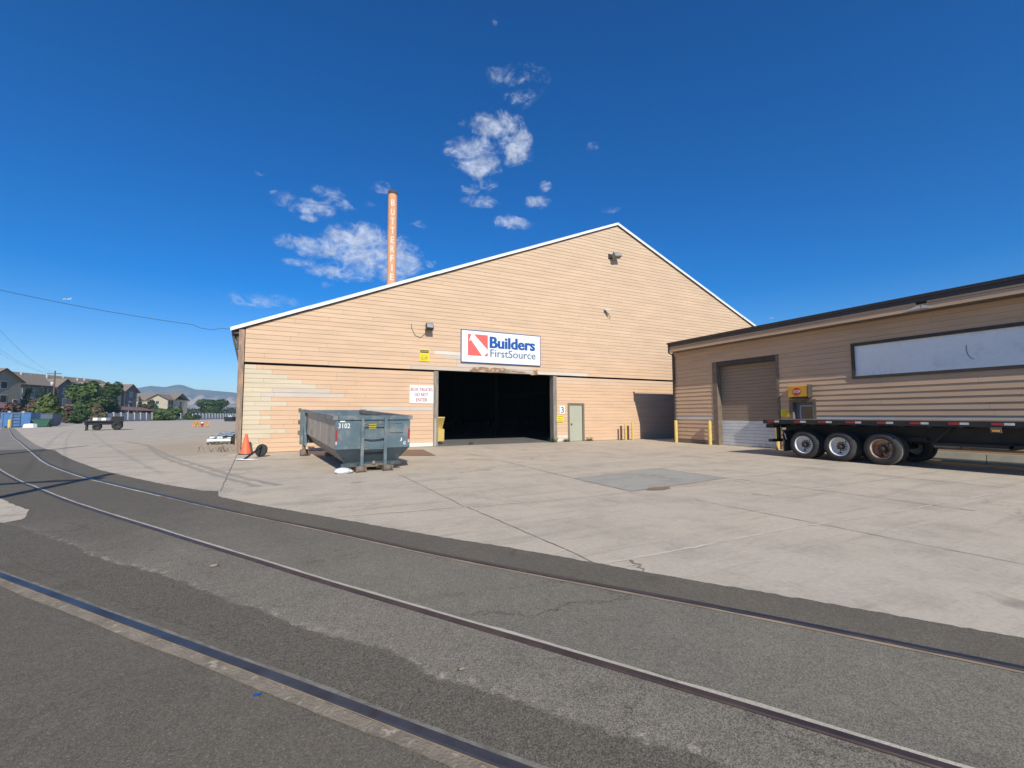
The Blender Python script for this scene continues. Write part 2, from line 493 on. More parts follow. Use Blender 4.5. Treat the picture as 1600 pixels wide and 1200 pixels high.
    def build(s, name, mats, parent=None, fix=True, origin=None):
        me = bpy.data.meshes.new(name)
        org = Vector(origin) if origin else Vector((0, 0, 0))
        me.from_pydata([tuple(Vector(p) - org) for p in s.v], [], s.f)
        mats = mats if isinstance(mats, (list, tuple)) else [mats]
        for m in mats:
            me.materials.append(MT[m])
        for p, mi, smo in zip(me.polygons, s.m, s.sm):
            p.material_index = mi
            p.use_smooth = smo
        if any(c != (1, 1, 1) for c in s.c) or mats[0] in ("siding", "leaf"):
            at = me.color_attributes.new("col", "FLOAT_COLOR", "CORNER")
            buf = []
            for p, c in zip(me.polygons, s.c):
                buf += [*c, 1.0] * p.loop_total
            at.data.foreach_set("color", buf)
        if fix:
            b = bmesh.new()
            b.from_mesh(me)
            bmesh.ops.recalc_face_normals(b, faces=b.faces)
            b.to_mesh(me)
            b.free()
        o = bpy.data.objects.new(name, me)
        COL.objects.link(o)
        if parent:
            o.parent = parent
            if parent.get("_w"):
                pass
        if origin and not parent:
            o.location = org
        return o


def thing(name, label, cat, loc=(0, 0, 0), rz=0.0, group=None):
    o = bpy.data.objects.new(name, None)
    COL.objects.link(o)
    o.location = loc
    o.rotation_euler = (0, 0, rz)
    o.empty_display_size = .2
    tag(o, label, cat, group)
    return o


def tag(o, label, cat, group=None):
    o["label"] = label
    o["category"] = cat
    if group:
        o["group"] = group
    return o


def struct(o):
    o["kind"] = "structure"
    return o


def dup(root, loc=None, rz=None, label=None):
    def cp(o, par):
        d = o.copy()
        COL.objects.link(d)
        d.parent = par
        for ch in [x for x in bpy.data.objects if x.parent == o]:
            cp(ch, d)
        return d
    d = cp(root, None)
    if loc:
        d.location = loc
    if rz is not None:
        d.rotation_euler = (0, 0, rz)
    if label:
        d["label"] = label
    return d


def text(mb, body, org, ux, uz, x0, x1, z0, z1, th=.004, bold=0.0, mi=0, warp=None):
    """raised lettering fitted to the box x0..x1, z0..z1 on the plane org + ux*x + uz*z"""
    cu = bpy.data.curves.new("lettering", "FONT")
    cu.body = body
    cu.size = 1
    cu.offset = bold
    cu.resolution_u = 3
    ob = bpy.data.objects.new("lettering", cu)
    COL.objects.link(ob)
    me = bpy.data.meshes.new_from_object(ob.evaluated_get(bpy.context.evaluated_depsgraph_get()))
    bpy.data.objects.remove(ob)
    xs = [v.co.x for v in me.vertices]
    ys = [v.co.y for v in me.vertices]
    a, b, c_, d = min(xs), max(xs), min(ys), max(ys)
    org, ux, uz = Vector(org), Vector(ux), Vector(uz)
    nn = ux.cross(uz)
    if warp:
        bb = bmesh.new()
        bb.from_mesh(me)
        for q in range(1, 8):
            bmesh.ops.bisect_plane(bb, geom=bb.verts[:] + bb.edges[:] + bb.faces[:], plane_co=(a + (b - a) * q / 8, 0, 0), plane_no=(1, 0, 0))
        bb.to_mesh(me)
        bb.free()
    vs = []
    for v in me.vertices:
        X = x0 + (v.co.x - a) / (b - a) * (x1 - x0)
        Z = z0 + (v.co.y - c_) / (d - c_) * (z1 - z0)
        vs.append(warp(X, Z) if warp else org + ux * X + uz * Z + nn * th)
    mb.add(vs, [list(p.vertices) for p in me.polygons], mi)
    bpy.data.curves.remove(cu)
    bpy.data.meshes.remove(me)


def smooth(pts, k=8):
    pts = [Vector((p[0], p[1], 0)) for p in pts]
    out = []
    for i in range(len(pts) - 1):
        p0, p1, p2, p3 = pts[max(i - 1, 0)], pts[i], pts[i + 1], pts[min(i + 2, len(pts) - 1)]
        for j in range(k):
            t = j / k
            out.append(.5 * ((2 * p1) + (p2 - p0) * t + (2 * p0 - 5 * p1 + 4 * p2 - p3) * t * t + (3 * p1 - p0 - 3 * p2 + p3) * t ** 3))
    out.append(pts[-1])
    return out


def ribbon(mb, pts, o0, o1, z, mi=0, zb=None, jit=0.0):
    """strip along a path between two sideways offsets (+ = right of travel); with zb it is a solid bar"""
    L, Rr = [], []
    for i, p in enumerate(pts):
        d = (pts[min(i + 1, len(pts) - 1)] - pts[max(i - 1, 0)]).normalized()
        n = Vector((d.y, -d.x, 0))
        wv = lambda k: .55 * math.sin(p.y * 5.3 + k) + .2 * math.sin(p.y * 9.7 + 2 * k) + .45 * R.uniform(-1, 1)
        L.append(p + n * (o0 + jit * wv(o0 * 90)))
        Rr.append(p + n * (o1 + jit * wv(o1 * 90)))
    m = len(pts)
    if zb is None:
        vs = [(q.x, q.y, z) for q in L] + [(q.x, q.y, z) for q in Rr]
        mb.add(vs, [(i, m + i, m + i + 1, i + 1) for i in range(m - 1)], mi)
    else:
        ch = .006
        vs = []
        for q, g in ((L, zb), (L, z - ch), (L, z), (Rr, z), (Rr, z - ch), (Rr, zb)):
            pass
        for i in range(m):
            n = (Rr[i] - L[i]).normalized() * ch
            vs += [(L[i].x, L[i].y, zb), (L[i].x, L[i].y, z - ch), (L[i].x + n.x, L[i].y + n.y, z), (Rr[i].x - n.x, Rr[i].y - n.y, z), (Rr[i].x, Rr[i].y, z - ch), (Rr[i].x, Rr[i].y, zb)]
        fs = []
        for i in range(m - 1):
            for k in range(5):
                fs.append((i * 6 + k, i * 6 + k + 1, (i + 1) * 6 + k + 1, (i + 1) * 6 + k))
        mb.add(vs, fs, mi, smooth=False)


def rough_edge(pts, step, amp):
    out = []
    for i in range(len(pts) - 1):
        a, b = Vector(pts[i]), Vector(pts[i + 1])
        k = max(1, int((b - a).length / step))
        for j in range(k):
            q = a.lerp(b, j / k)
            out.append((q.x + R.uniform(-amp, amp), q.y + R.uniform(-amp, amp)))
    out.append(tuple(pts[-1]))
    return out

# ------------------------------------------------------------------ ground
m = MB()
m.poly([(-1790, -55), (990, -55), (990, 3740), (-1790, 3740)], 0)
struct(m.build("ground", "concrete"))

edge = [(-10.3, 28.3), (-9.44, 26.85), (-8.1, 23.6), (-6.63, 20.32), (-4.82, 16.45), (-3.65, 14.32), (-2.52, 12.35), (-1.61, 10.95), (-1.3, 10.72), (-1.2, 10.0), (-.51, 8.8), (.52, 7.23), (1.13, 6.28), (1.65, 5.48), (2.21, 4.7), (2.6, 4.1), (2.86, 3.68), (3.06, 3.34), (3.41, 2.83), (3.68, 2.42), (3.9, 2.1), (4.05, 1.85), (4.29, 1.47), (4.5, 1.15), (5.2, 0), (7.4, -3.6), (9, -7)]
far_e = [(-16.2, 27.6), (-13, 28), (-10.3, 28.3)]
m = MB()
m.poly(rough_edge(far_e, .3, .05)[:-1] + rough_edge(edge, .05, .012) + [(9, -30), (-30, -30), (-30, 12), (-20, 20)], .006)
struct(m.build("road", "asphalt", fix=False))

A = smooth([(9.5, -7.6), (6.4, -2.9), (3.9, 1.07), (2.95, 2.55), (1.6, 4.51), (.41, 6.43), (-.98, 8.6), (-2.23, 10.69), (-3.6, 13.0), (-4.72, 14.95), (-7.0, 19.5), (-10.1, 26.6), (-14.5, 36.8), (-19, 47.2), (-31.7, 77.7), (-38, 93)], 14)
B = smooth([(7.9, -8), (4.6, -2.4), (2.52, .97), (1.63, 2.38), (1.11, 3.18), (.31, 4.42), (-.31, 5.42), (-1.0, 6.52), (-1.74, 7.72), (-2.55, 9.02), (-3.66, 10.87), (-4.95, 13.16), (-5.95, 14.95), (-8.25, 19.5), (-11.4, 26.6), (-15.9, 36.8), (-20.4, 47.2), (-33.2, 77.7), (-39.5, 93)], 14)
Cc = smooth([(6.8, -5.3), (4.6, -2.7), (2.55, -.3), (1.6, .88), (.82, 1.87), (.02, 2.9), (-1.03, 4.23), (-2.45, 6.03), (-5.2, 9.5), (-9, 14.2), (-15, 21.8)], 20)

old = [(-9, 17.5), (-6.3, 13.4), (-4.2, 9.9), (-2.81, 7.72), (-2.37, 7.08), (-1.92, 6.42), (-1.35, 5.68), (-.82, 4.92), (-.21, 4.14), (.07, 3.75), (.37, 3.34), (.55, 2.99), (.88, 2.55), (1.11, 2.21), (1.28, 1.88), (2.2, .6), (7, -7)]
old = [(p - .36, q - .25) for p, q in old]
m = MB()
inn = [(p.x, p.y) for p in B if -8.2 < p.y < 16]
m.poly(rough_edge(old, .06, .014) + [(7.8, -7.9)] + inn + [(-6.6, 16)], .010)
struct(m.build("worn_asphalt", "asphalt_old", fix=False))
# dusty older strip the track runs on beyond the new asphalt
m = MB()
m.poly([(-10.3, 28.35), (-12.4, 33), (-19.2, 49), (-31.2, 77.8), (-38.4, 94), (-39.6, 94), (-32.4, 77.8), (-21.6, 47.2), (-17.2, 36.8), (-13.4, 28.1)], .005)
struct(m.build("track_strip", "strip_old", fix=False))
# greyer paving between the two rails
m = MB()
ia = [(q.x, q.y) for q in A if -6 < q.y < 20]
ib = [(q.x, q.y) for q in B if -6.5 < q.y < 19.5]
m.poly(ia + ib[::-1], .0085)
struct(m.build("rail_paving", "asphalt_mid", fix=False))
# pale concrete patch on the left of the road
m = MB()
m.poly(rough_edge([(-8.5, 17.5), (-5.6, 12.9), (-4.78, 11.6), (-4.24, 10.67), (-3.78, 10.0), (-3.6, 9.5), (-3.5, 9.12), (-3.62, 8.95), (-4.3, 9.2), (-6, 11.4), (-9.5, 16.5)], .12, .02), .014)
struct(m.build("concrete_patch", "concrete", fix=False))

# slabs and joints
m = MB()
m.poly([(6.03, 6.81), (9.29, 7.16), (9.25, 9.3), (6.03, 8.84)], .004)
struct(m.build("repair_slab", "slab", fix=False))


def joint(mb, pts, w, z=.0055, wob=.015):
    P = []
    for i in range(len(pts) - 1):
        a, b = Vector((*pts[i], 0)), Vector((*pts[i + 1], 0))
        k = max(2, int((b - a).length / .12))
        for j in range(k):
            q = a.lerp(b, j / k)
            P.append(q + Vector((R.uniform(-wob, wob), R.uniform(-wob, wob), 0)))
    P.append(Vector((*pts[-1], 0)))
    L, Q = [], []
    for i, p in enumerate(P):
        d = (P[min(i + 1, len(P) - 1)] - P[max(i - 1, 0)]).normalized()
        n = Vector((d.y, -d.x, 0))
        ww = w * R.uniform(.35, 1.2) / 2
        L.append(p - n * ww)
        Q.append(p + n * ww)
    n = len(P)
    mb.add([(q.x, q.y, z) for q in L + Q], [(i, n + i, n + i + 1, i + 1) for i in range(n - 1)])


m = MB()
joint(m, [(-1.25, 10.66), (-1.93, 21.0)], .03, wob=.012)
joint(m, [(2.63, 6.96), (2.73, 5.49), (2.8, 4.26), (2.81, 3.78)], .017, wob=.012)
joint(m, [(2.6, 6.96), (2.5, 11.8)], .014)
joint(m, [(6.44, 5.6), (6.55, 3.63), (6.56, 2.78), (6.65, 1.0)], .014, wob=.008)
joint(m, [(6.06, 8.89), (6.1, 10.51), (6.21, 13), (6.3, 20)], .02)
joint(m, [(9.29, 7.16), (9.4, 5.5), (9.55, 3.0)], .022)
joint(m, [(6.03, 6.81), (6.03, 8.84)], .03)
joint(m, [(9.29, 7.16), (9.25, 9.3)], .03)
joint(m, [(6.03, 8.84), (9.25, 9.3), (15, 9.6)], .02)
joint(m, [(6.03, 6.81), (9.29, 7.16)], .03)
joint(m, [(3.2, 3.66), (3.16, 3.56), (3.2, 3.5), (3.12, 3.44), (3.14, 3.38), (3.05, 3.32)], .03, wob=.01)
joint(m, [(3.16, 3.52), (3.1, 3.5), (3.04, 3.52)], .012, wob=.008)
joint(m, [(9.0, 6.75), (9.15, 6.5), (9.05, 6.3), (9.2, 6.05)], .018, wob=.02)
joint(m, [(13, 3.6), (12.9, 9.4), (12.8, 16)], .02)
joint(m, [(9.5, 5.4), (12, 5.3), (15.3, 5.4)], .012, wob=.03)
joint(m, [(2.5, 12.6), (6, 12.7), (14, 12.9)], .014)
joint(m, [(-3.2, 14.9), (-1.5, 14.6), (1.5, 14.9)], .012, wob=.04)
struct(m.build("joint_lines", "joint_dark", fix=False))
m = MB()
joint(m, [(.55, 7.2), (2.63, 6.96), (3.41, 6.86), (6.03, 6.75)], .06)
joint(m, [(2.86, 3.7), (4.17, 3.67), (6.0, 3.68), (6.55, 3.63), (8.19, 3.55), (12, 3.45), (15.2, 3.4)], .05)
joint(m, [(2.55, 4.2), (2.8, 4.27)], .05)
joint(m, [(9.3, 7.1), (9.05, 6.72), (8.9, 6.3)], .03, wob=.05)
joint(m, [(2.3, 15.8), (1.3, 12.9)], .03)
struct(m.build("pale_joint_lines", "joint_pale", fix=False))
# curved tyre marks
m = MB()
for o in (0, .5):
    P = smooth([(-8.6, 33 + o), (-6.9, 29.6), (-5.6 + o * .3, 25), (-4.2 + o * .5, 20.3), (-2.7 + o * .6, 16.2), (-1.6 + o * .6, 13.3), (-.6 + o * .7, 11)], 10)
    ribbon(m, P, -.09 - o * .03, .05, .0045 + o * .0012, jit=.04)
struct(m.build("tyre_marks", "tyre_mark", fix=False))
m = MB()
m.add([(6.72 + .3 * math.cos(a) * R.uniform(.85, 1.1), 6.8 + .16 * math.sin(a) * R.uniform(.8, 1.15), .009) for a in [i * PI / 10 for i in range(20)]], [list(range(20))])
struct(m.build("rust_stain", "steelplate", fix=False))

# rails: steel heads standing a little proud of the paving, with filler strips either side
m = MB()
ribbon(m, A, -.028, .03, .022, zb=-.05)
struct(m.build("rail", ["rail_dark"]))
m = MB()
ribbon(m, [q for q in A if q.y < 10.6], -.062, -.028, .0125, jit=.006)
struct(m.build("rail_filler", ["rust_line"], fix=False))
m = MB()
ribbon(m, [q for q in A if q.y > 10.4], -.075, -.028, .0128, jit=.008)
struct(m.build("rail_filler", ["rail_dust"], fix=False))
m = MB()
ribbon(m, B, -.027, .027, .022, zb=-.05)
struct(m.build("rail", ["rail_rust"]))
m = MB()
ribbon(m, B, .027, .066, .0135, jit=.007)
struct(m.build("rail_filler", ["rail_dust"], fix=False))
m = MB()
ribbon(m, Cc, -.03, .03, .024, zb=-.05)
struct(m.build("rail", ["rail"]))
m = MB()
ribbon(m, Cc, -.112, -.03, .0125, jit=.007)
struct(m.build("rail_dirt", ["dirt"], fix=False))
m = MB()
ribbon(m, Cc, -.036, -.03, .0155, mi=1)
ribbon(m, Cc, .03, .062, .0135, jit=.007)
struct(m.build("rail_gravel", ["gravel", "rust_line"], fix=False))

# ------------------------------------------------------------------ siding
PEACH = (.64, .44, .292)
CREAM = (.60, .52, .38)
GREYB = (.56, .49, .42)


def siding(mb, org, ux, nn, courses, ulim, holes, tone, seed, joint_len=3.66, proud=.022, gap=.005, over=None):
    """lapped boards: each course is a row of separate wedge boards with staggered butt joints.
    ulim(z) -> (u0, u1); holes: (u0, u1, z0, z1); tone(u, z, i) -> colour"""
    rg = random.Random(seed)
    org, ux, nn = Vector(org), Vector(ux), Vector(nn)
    up = Vector((0, 0, 1))
    for i, (z0, z1) in enumerate(courses):
        a0, a1 = ulim(z0)
        b0, b1 = ulim(z1)
        zc = (z0 + z1) / 2
        spans = [(min(a0, b0), max(a1, b1))]
        for h in holes:
            if h[2] < zc < h[3]:
                ns = []
                for p, q in spans:
                    if h[1] <= p or h[0] >= q:
                        ns.append((p, q))
                    else:
                        if h[0] > p:
                            ns.append((p, h[0]))
                        if h[1] < q:
                            ns.append((h[1], q))
                spans = ns
        off = rg.uniform(0, joint_len)
        for p, q in spans:
            cuts = [p]
            t = p - ((p + off) % joint_len)
            while t < q:
                if t > p + .3 and t < q - .3:
                    cuts.append(t)
                t += joint_len
            if over:
                cuts += [x for x in over(i) if p + .05 < x < q - .05]
            cuts = sorted(set(cuts + [q]))
            for k in range(len(cuts) - 1):
                l, r = cuts[k] + gap / 2, cuts[k + 1] - gap / 2
                col = tone((l + r) / 2, zc, i)
                v = rg.uniform(.98, 1.018)
                w = rg.uniform(-.008, .008)
                col = (col[0] * v * (1 + w), col[1] * v, col[2] * v * (1 - w))
                l0, l1 = max(l, a0), max(l, b0)
                r0, r1 = min(r, a1), min(r, b1)
                if r0 - l0 < .02:
                    continue
                if r1 < l1:
                    l1 = r1 = (l1 + r1) / 2
                dz = rg.uniform(-.003, .003)
                zz0, zz1 = z0 + dz, z1 - .004
                P = [org + ux * l0 + up * zz0, org + ux * r0 + up * zz0, org + ux * r0 + nn * proud + up * zz0, org + ux * l0 + nn * proud + up * zz0,
                     org + ux * l1 + up * zz1, org + ux * r1 + up * zz1, org + ux * r1 + nn * .006 + up * zz1, org + ux * l1 + nn * .006 + up * zz1]
                mb.hexa(P, 0, col)


D, X0, XA, ZA, SL = 20.907, -1.92, 17.72, 13.22, .4133
XE = 2 * XA - X0
ZB = 3.69
wh = thing("warehouse", "large peach gabled warehouse with lapped siding and dark open doorway", "warehouse", (0, 0, 0))


def lower_tone(u, z, i):
    n = CRE.get(i)
    if n:
        if u < n[0]:
            return CREAM
        if len(n) > 1 and u < n[1]:
            return GREYB
    if abs(z - 1.76) < .12 and 2.7 < u < 6.4:
        return GREYB
    if z < .3 and 4.7 < u < 6.15:
        return (.72, .69, .62)
    if z < .32 and 13 < u < 14:
        return (.66, .58, .48)
    if z > 3.2 and u > 13:
        return tuple(.75 * p + .25 * q for p, q in zip(PEACH, GREYB))
    return PEACH


NC = 19
HC = (ZB - .07) / NC
cr = [(-1.38,), (-.8,), (-.21,), (.34,), (.91,), (-.78, 1.48), (-1.18, 2.06), (-.79,), (-.22,), (-.79,), (-1.19,), (-.79,), (-1.19,), (-.78,), (-.23,), (-.77,), (-1.21,), (-.9,), (-1.1,)]
CRE = {NC - 1 - k: v for k, v in enumerate(cr)}
HOLES = [(6.17, 13.19, -1, 3.8), (13.96, 15.1, -1, 2.2)]
for lims in ((X0 + .12, 6.17), (13.19, XE)):
    m = MB()
    siding(m, (0, D, 0), (1, 0, 0), (0, -1, 0), [(.02 + k * HC, .02 + (k + 1) * HC) for k in range(NC)], lambda z: lims, HOLES, lower_tone, 3, over=lambda i: list(CRE.get(i, ())) + ([2.81, 6.1] if i == 9 else []) + ([4.77] if i == 0 else []))
    m.build("lower_siding", "siding", wh)


def upper_tone(u, z, i):
    f = min(1, max(0, (z - 4) / 9))
    base = tuple(p * (1 - f) + q * f for p, q in zip((.635, .448, .302), (.61, .458, .325)))
    if i == 0 and 4.9 < u < 12.1:
        return (.52, .43, .345)
    if i == 0 and u < 15.3 and u > 12.1:
        return (.62, .55, .46)
    if i == 1 and 7.3 < u < 11.6:
        return GREYB
    if i == 2 and 7.25 < u < 8:
        return GREYB
    if i == 3 and 6.65 < u < 8:
        return GREYB
    if i == 4 and 6.1 < u < 8:
        return (.64, .57, .49)
    return base


NU = 49
HU = (ZA - ZB) / NU
m = MB()
siding(m, (0, D - .1, 0), (1, 0, 0), (0, -1, 0), [(ZB + .03 + k * HU, ZB + .03 + (k + 1) * HU) for k in range(NU)],
       lambda z: (max(X0 + .12, XA - (ZA - z) / SL), min(XE, XA + (ZA - z) / SL)), [], upper_tone, 5,
       over=lambda i: {0: [4.97, 8.0, 11.9, 15.3], 1: [7.3, 11.6], 2: [7.3], 3: [6.67], 4: [6.14]}.get(i, []))
m.build("upper_siding", "siding", wh)
# structure behind the boards
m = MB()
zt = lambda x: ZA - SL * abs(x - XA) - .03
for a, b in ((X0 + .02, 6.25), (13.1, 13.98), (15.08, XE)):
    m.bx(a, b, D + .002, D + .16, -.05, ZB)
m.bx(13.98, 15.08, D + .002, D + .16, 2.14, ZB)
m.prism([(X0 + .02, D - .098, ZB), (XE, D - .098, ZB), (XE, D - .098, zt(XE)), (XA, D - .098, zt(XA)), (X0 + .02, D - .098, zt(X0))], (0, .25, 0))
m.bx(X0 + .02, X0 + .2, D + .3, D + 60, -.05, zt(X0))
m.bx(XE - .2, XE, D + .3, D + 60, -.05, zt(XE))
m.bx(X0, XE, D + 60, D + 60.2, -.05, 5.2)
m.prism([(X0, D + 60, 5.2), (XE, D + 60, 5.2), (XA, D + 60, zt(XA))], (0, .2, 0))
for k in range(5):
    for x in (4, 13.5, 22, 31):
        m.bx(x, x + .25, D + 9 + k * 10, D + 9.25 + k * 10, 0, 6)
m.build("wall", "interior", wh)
m = MB()
m.bx(X0 + .1, XE - .1, D - .02, D + 60, -.05, .008)
m.build("floor", "intfloor", wh)
m = MB()
for sgn in (-1, 1):
    xe = XA + sgn * (XA - X0 + .38)
    ze = ZA - SL * (XA - X0 + .38)
    pts = [(XA, D - .175, ZA + .03), (xe, D - .175, ze + .03), (xe, D - .175, ze + .125), (XA, D - .175, ZA + .125)]
    m.prism(pts, (0, 60.6, 0))
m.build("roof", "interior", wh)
m = MB()
for sgn in (-1, 1):
    xe = XA + sgn * (XA - X0 + .4)
    ze = ZA - SL * (XA - X0 + .4)
    nseg = 7
    for q in range(nseg):
        fa2, fb2 = q / nseg + (.0006 if q else 0), (q + 1) / nseg
        xa_, xb_ = XA + (xe - XA) * fa2, XA + (xe - XA) * fb2
        za_, zb2 = ZA + (ze - ZA) * fa2, ZA + (ze - ZA) * fb2
        w1, w2 = R.uniform(-.008, .008), R.uniform(-.008, .008)
        yy = D - .23 + R.uniform(-.006, .006)
        m.prism([(xa_, yy, za_ + w1), (xb_, yy, zb2 + w2), (xb_, yy, zb2 + .128 + w2), (xa_, yy, za_ + .128 + w1)], (0, .05, 0))
    m.prism([(XA, D - .23, ZA + .132), (xe, D - .23, ze + .132), (xe, D - .23, ze + .15), (XA, D - .23, ZA + .15)], (0, 60.6, 0))
m.build("rake_trim", "white_trim", wh)
m = MB()
for sgn in (-1, 1):
    xe = XA + sgn * (XA - X0 + .36)
    ze = ZA - SL * (XA - X0 + .36)
    m.prism([(XA, D - .165, ZA - .05), (xe, D - .165, ze - .05), (xe, D - .165, ze - .005), (XA, D - .165, ZA - .005)], (0, .03, 0))
m.build("rake_shadow_strip", "soffit", wh)  # thin dark strip painting the shadow line under the rake trim
m = MB()
m.beam((X0 + .0, D - .02, 0), (X0 - .0, D - .06, 5.04), .2, .2)
m.build("corner_post", "post", wh)
m = MB()
m.bx(X0 - .36, X0 - .1, D - .1, D + 40, 4.86, 4.93)
m.beam((X0 - .06, D + .15, 3.6), (X0 - .34, D + .05, 4.85), .07, .07)
m.beam((X0 - .09, D + .5, 4.3), (X0 - .3, D + .45, 4.85), .06, .06)
m.bx(X0 - .2, X0 - .06, D + .02, D + .3, 4.25, 4.75)
m.build("eave_bracket", "soffit", wh)
for xa, xb in ((6.15, 6.375), (12.985, 13.21)):
    m = MB()
    m.bx(xa, xb, D - .07, D + .2, 0, ZB - .015)
    m.bx(xa + (.03 if xa < 7 else .0), xb - (.0 if xa < 7 else .03), D + .2, D + .3, 0, ZB)
    m.build("door_jamb", "oldwood", wh)
m = MB()
m.bx(6.19, 6.26, D - .1, D - .07, .02, 1.35)
m.build("jamb_guard", "barrier", wh)
m = MB()
m.bx(6.375, 12.985, D - .02, D + .16, ZB - .0, ZB + .18)
m.build("door_header", "oldwood", wh)
m = MB()
top = [(8.0, 3.78), (8.15, 3.86), (8.2, 3.95), (8.35, 3.93), (8.5, 3.97), (9.2, 3.95), (9.6, 3.97), (9.9, 3.96), (10.1, 3.9), (10.45, 3.86), (10.9, 3.84), (11.3, 3.79)]
bot = [(11.3, 3.76), (10.9, 3.75), (10.5, 3.78), (10.0, 3.74), (9.5, 3.72), (9.1, 3.7), (8.6, 3.72), (8.3, 3.70), (8.0, 3.72)]
jag = [(p + q * (f / 5) + R.uniform(-.02, .02) * (0 < f), a0_ + (b0_ - a0_) * f / 5 + R.uniform(-.02, .02)) for (p, a0_), (p2, b0_) in zip(top[:-1], top[1:]) for q in (p2 - p,) for f in range(5)]
m.prism([(p, D - .137, q) for p, q in jag + bot], (0, .012, 0))
pts = [(11.72, 3.98), (11.8, 3.9), (11.95, 4.0), (11.93, 3.85), (11.98, 3.7), (11.6, 3.66), (11.45, 3.7), (11.7, 3.78)]
m.prism([(p, D - .137, q) for p, q in pts], (0, .012, 0))
m.build("rotten_board", "rot", wh)
dr = MB()
dr.bx(14.09, 14.95, D - .0, D + .06, .02, 2.05)
dr = dr.build("door", "doorgreen", wh)
m = MB()
m.lathe((14.2, D - .002, .98), (0, -1, 0), [(0, .045), (.02, .045), (.022, .02), (.05, .02), (.052, .038), (.08, .038), (.085, .001)], 12)
m.build("handle", "grey_metal", dr)
m = MB()
m.bx(13.96, 14.07, D - .05, D + .16, .02, 2.17)
m.bx(14.97, 15.09, D - .05, D + .16, .02, 2.17)
m.bx(14.07, 14.97, D - .05, D + .16, 2.07, 2.17)
m.build("door_frame", "doorframe", wh)
m = MB()
m.tube([(X0 + .2, D - .045, .42), (X0 + .3, D - .06, .36), (X0 + .42, D - .06, .4), (X0 + .5, D - .06, .34)], .014, 6)
m.build("pipe_stub", "post", wh)

# ------------------------------------------------------------------ right-hand building
XR, XEV, YN, YS = 18.75, 18.2, 17.58, -16.0
TAN = (.56, .39, .26)
TANG = (.52, .47, .42)
rb = thing("side_building", "low tan siding building with overhanging fascia and roll-up door", "building", (0, 0, 0))


def rtone(u, z, i):
    # u = -y
    y = -u
    if i == 6 and (14.9 < y < 18 or 7.5 < y < 10.3):
        return TANG
    if i == 6 and y < 7.5:
        return tuple(.5 * p + .5 * q for p, q in zip(TAN, TANG))
    return TAN


NR = 24
HR = (4.9 - .02) / NR
RH = [(-15.07, -11.73, -1, 4.08), (-11.33, -10.29, -1, 2.08), (-8.9, .2, 2.85, 4.08)]
m = MB()
siding(m, (XR, 0, 0), (0, -1, 0), (-1, 0, 0), [(.02 + k * HR, .02 + (k + 1) * HR) for k in range(NR)], lambda z: (-YN, -YS), RH, rtone, 11, proud=.033, over=lambda i: [-15.2, -7.7] if i == 6 else [])
m.build("siding", "siding", rb)
m = MB()
for a, b in ((15.0, YN), (11.26, 11.8), (YS, 10.36)):
    m.bx(XR + .002, XR + .2, a, b, -.05, 5.1)
m.bx(XR + .002, XR + .2, 11.8, 15.0, 3.99, 5.1)
m.bx(XR + .002, XR + .2, 10.36, 11.26, 2.02, 5.1)
m.bx(XR + .2, XR + 22, YN - .2, YN, -.05, 5.1)
m.bx(XR + .2, XR + 22, YS, YS + .2, -.05, 5.1)
m.bx(XR + 22, XR + 22.2, YS, YN, -.05, 5.1)
m.build("wall", "sheath", rb)
m = MB()
m.bx(XR - .034, XR + .002, 15.1, YN + .01, -.02, .2)
m.bx(XR - .034, XR + .002, YS, 10.28, -.02, .2)
m.build("base_board", "jambbrown", rb)
m = MB()
m.bx(XR - .05, XR + .005, YN - .06, YN + .05, 0, 4.88)
m.build("corner_trim", "trimbrown", rb)
m = MB()
m.bx(XEV, XR + 22.5, YS - .3, YN - .2, 5.14, 5.3)
m.build("roof", "gutter", rb)
m = MB()
m.bx(XEV + .02, XR + 22.5, YS - .3, YN - .22, 4.86, 4.89)
m.build("soffit", "jambbrown", rb)
m = MB()
# fascia boards (two courses), the upper one broken near y = 6.7
FO = (XEV + .03, 0, 0)
siding(m, FO, (0, -1, 0), (-1, 0, 0), [(4.87, 5.07)], lambda z: (-(YN - .2), 15), [], lambda u, z, i: tuple(x * .9 for x in TAN), 21, 4.88)
siding(m, FO, (0, -1, 0), (-1, 0, 0), [(5.075, 5.275)], lambda z: (-(YN - .2), 15), [(-9.0, -6.5, 5, 6)], lambda u, z, i: tuple(x * .9 for x in TAN), 22, 4.88)
fx = XEV + .03
t6 = tuple(x * .9 for x in TAN)
m.hexa([(fx - .005, 8.98, 5.06), (fx - .005, 6.75, 5.04), (fx - .035, 6.75, 5.04), (fx - .035, 8.98, 5.06), (fx - .002, 8.98, 5.265), (fx - .002, 6.8, 5.17), (fx - .014, 6.8, 5.17), (fx - .014, 8.98, 5.265)], 0, t6)
m.prism([(fx - .037, 7.1, 4.9), (fx - .037, 6.75, 5.03), (fx - .037, 6.66, 5.03), (fx - .037, 6.66, 4.92)], (.004, 0, 0), 0, (.5, .49, .47))
m.prism([(fx - .037, 6.63, 5.04), (fx - .037, 6.4, 4.95), (fx - .037, 6.4, 4.91), (fx - .037, 6.63, 4.92)], (.004, 0, 0), 0, (.5, .49, .47))
m.bx(XEV + .03, XR + 22, YN - .235, YN - .205, 4.87, 5.28, 0, t6)
m.build("fascia", "siding", rb)
m = MB()
m.bx(XEV + .06, XEV + .08, YS, YN - .3, 4.9, 5.14)  # black backing paints the darkness seen through the broken fascia board
m.build("gap_shade_backing", "black", rb)
m = MB()
m.bx(XEV - .07, XEV + .04, YS - .3, YN - .15, 5.285, 5.36)
m.bx(XEV - .08, XEV - .065, YS - .3, YN - .15, 5.35, 5.375)
m.build("gutter", "gutter", rb)
m = MB()
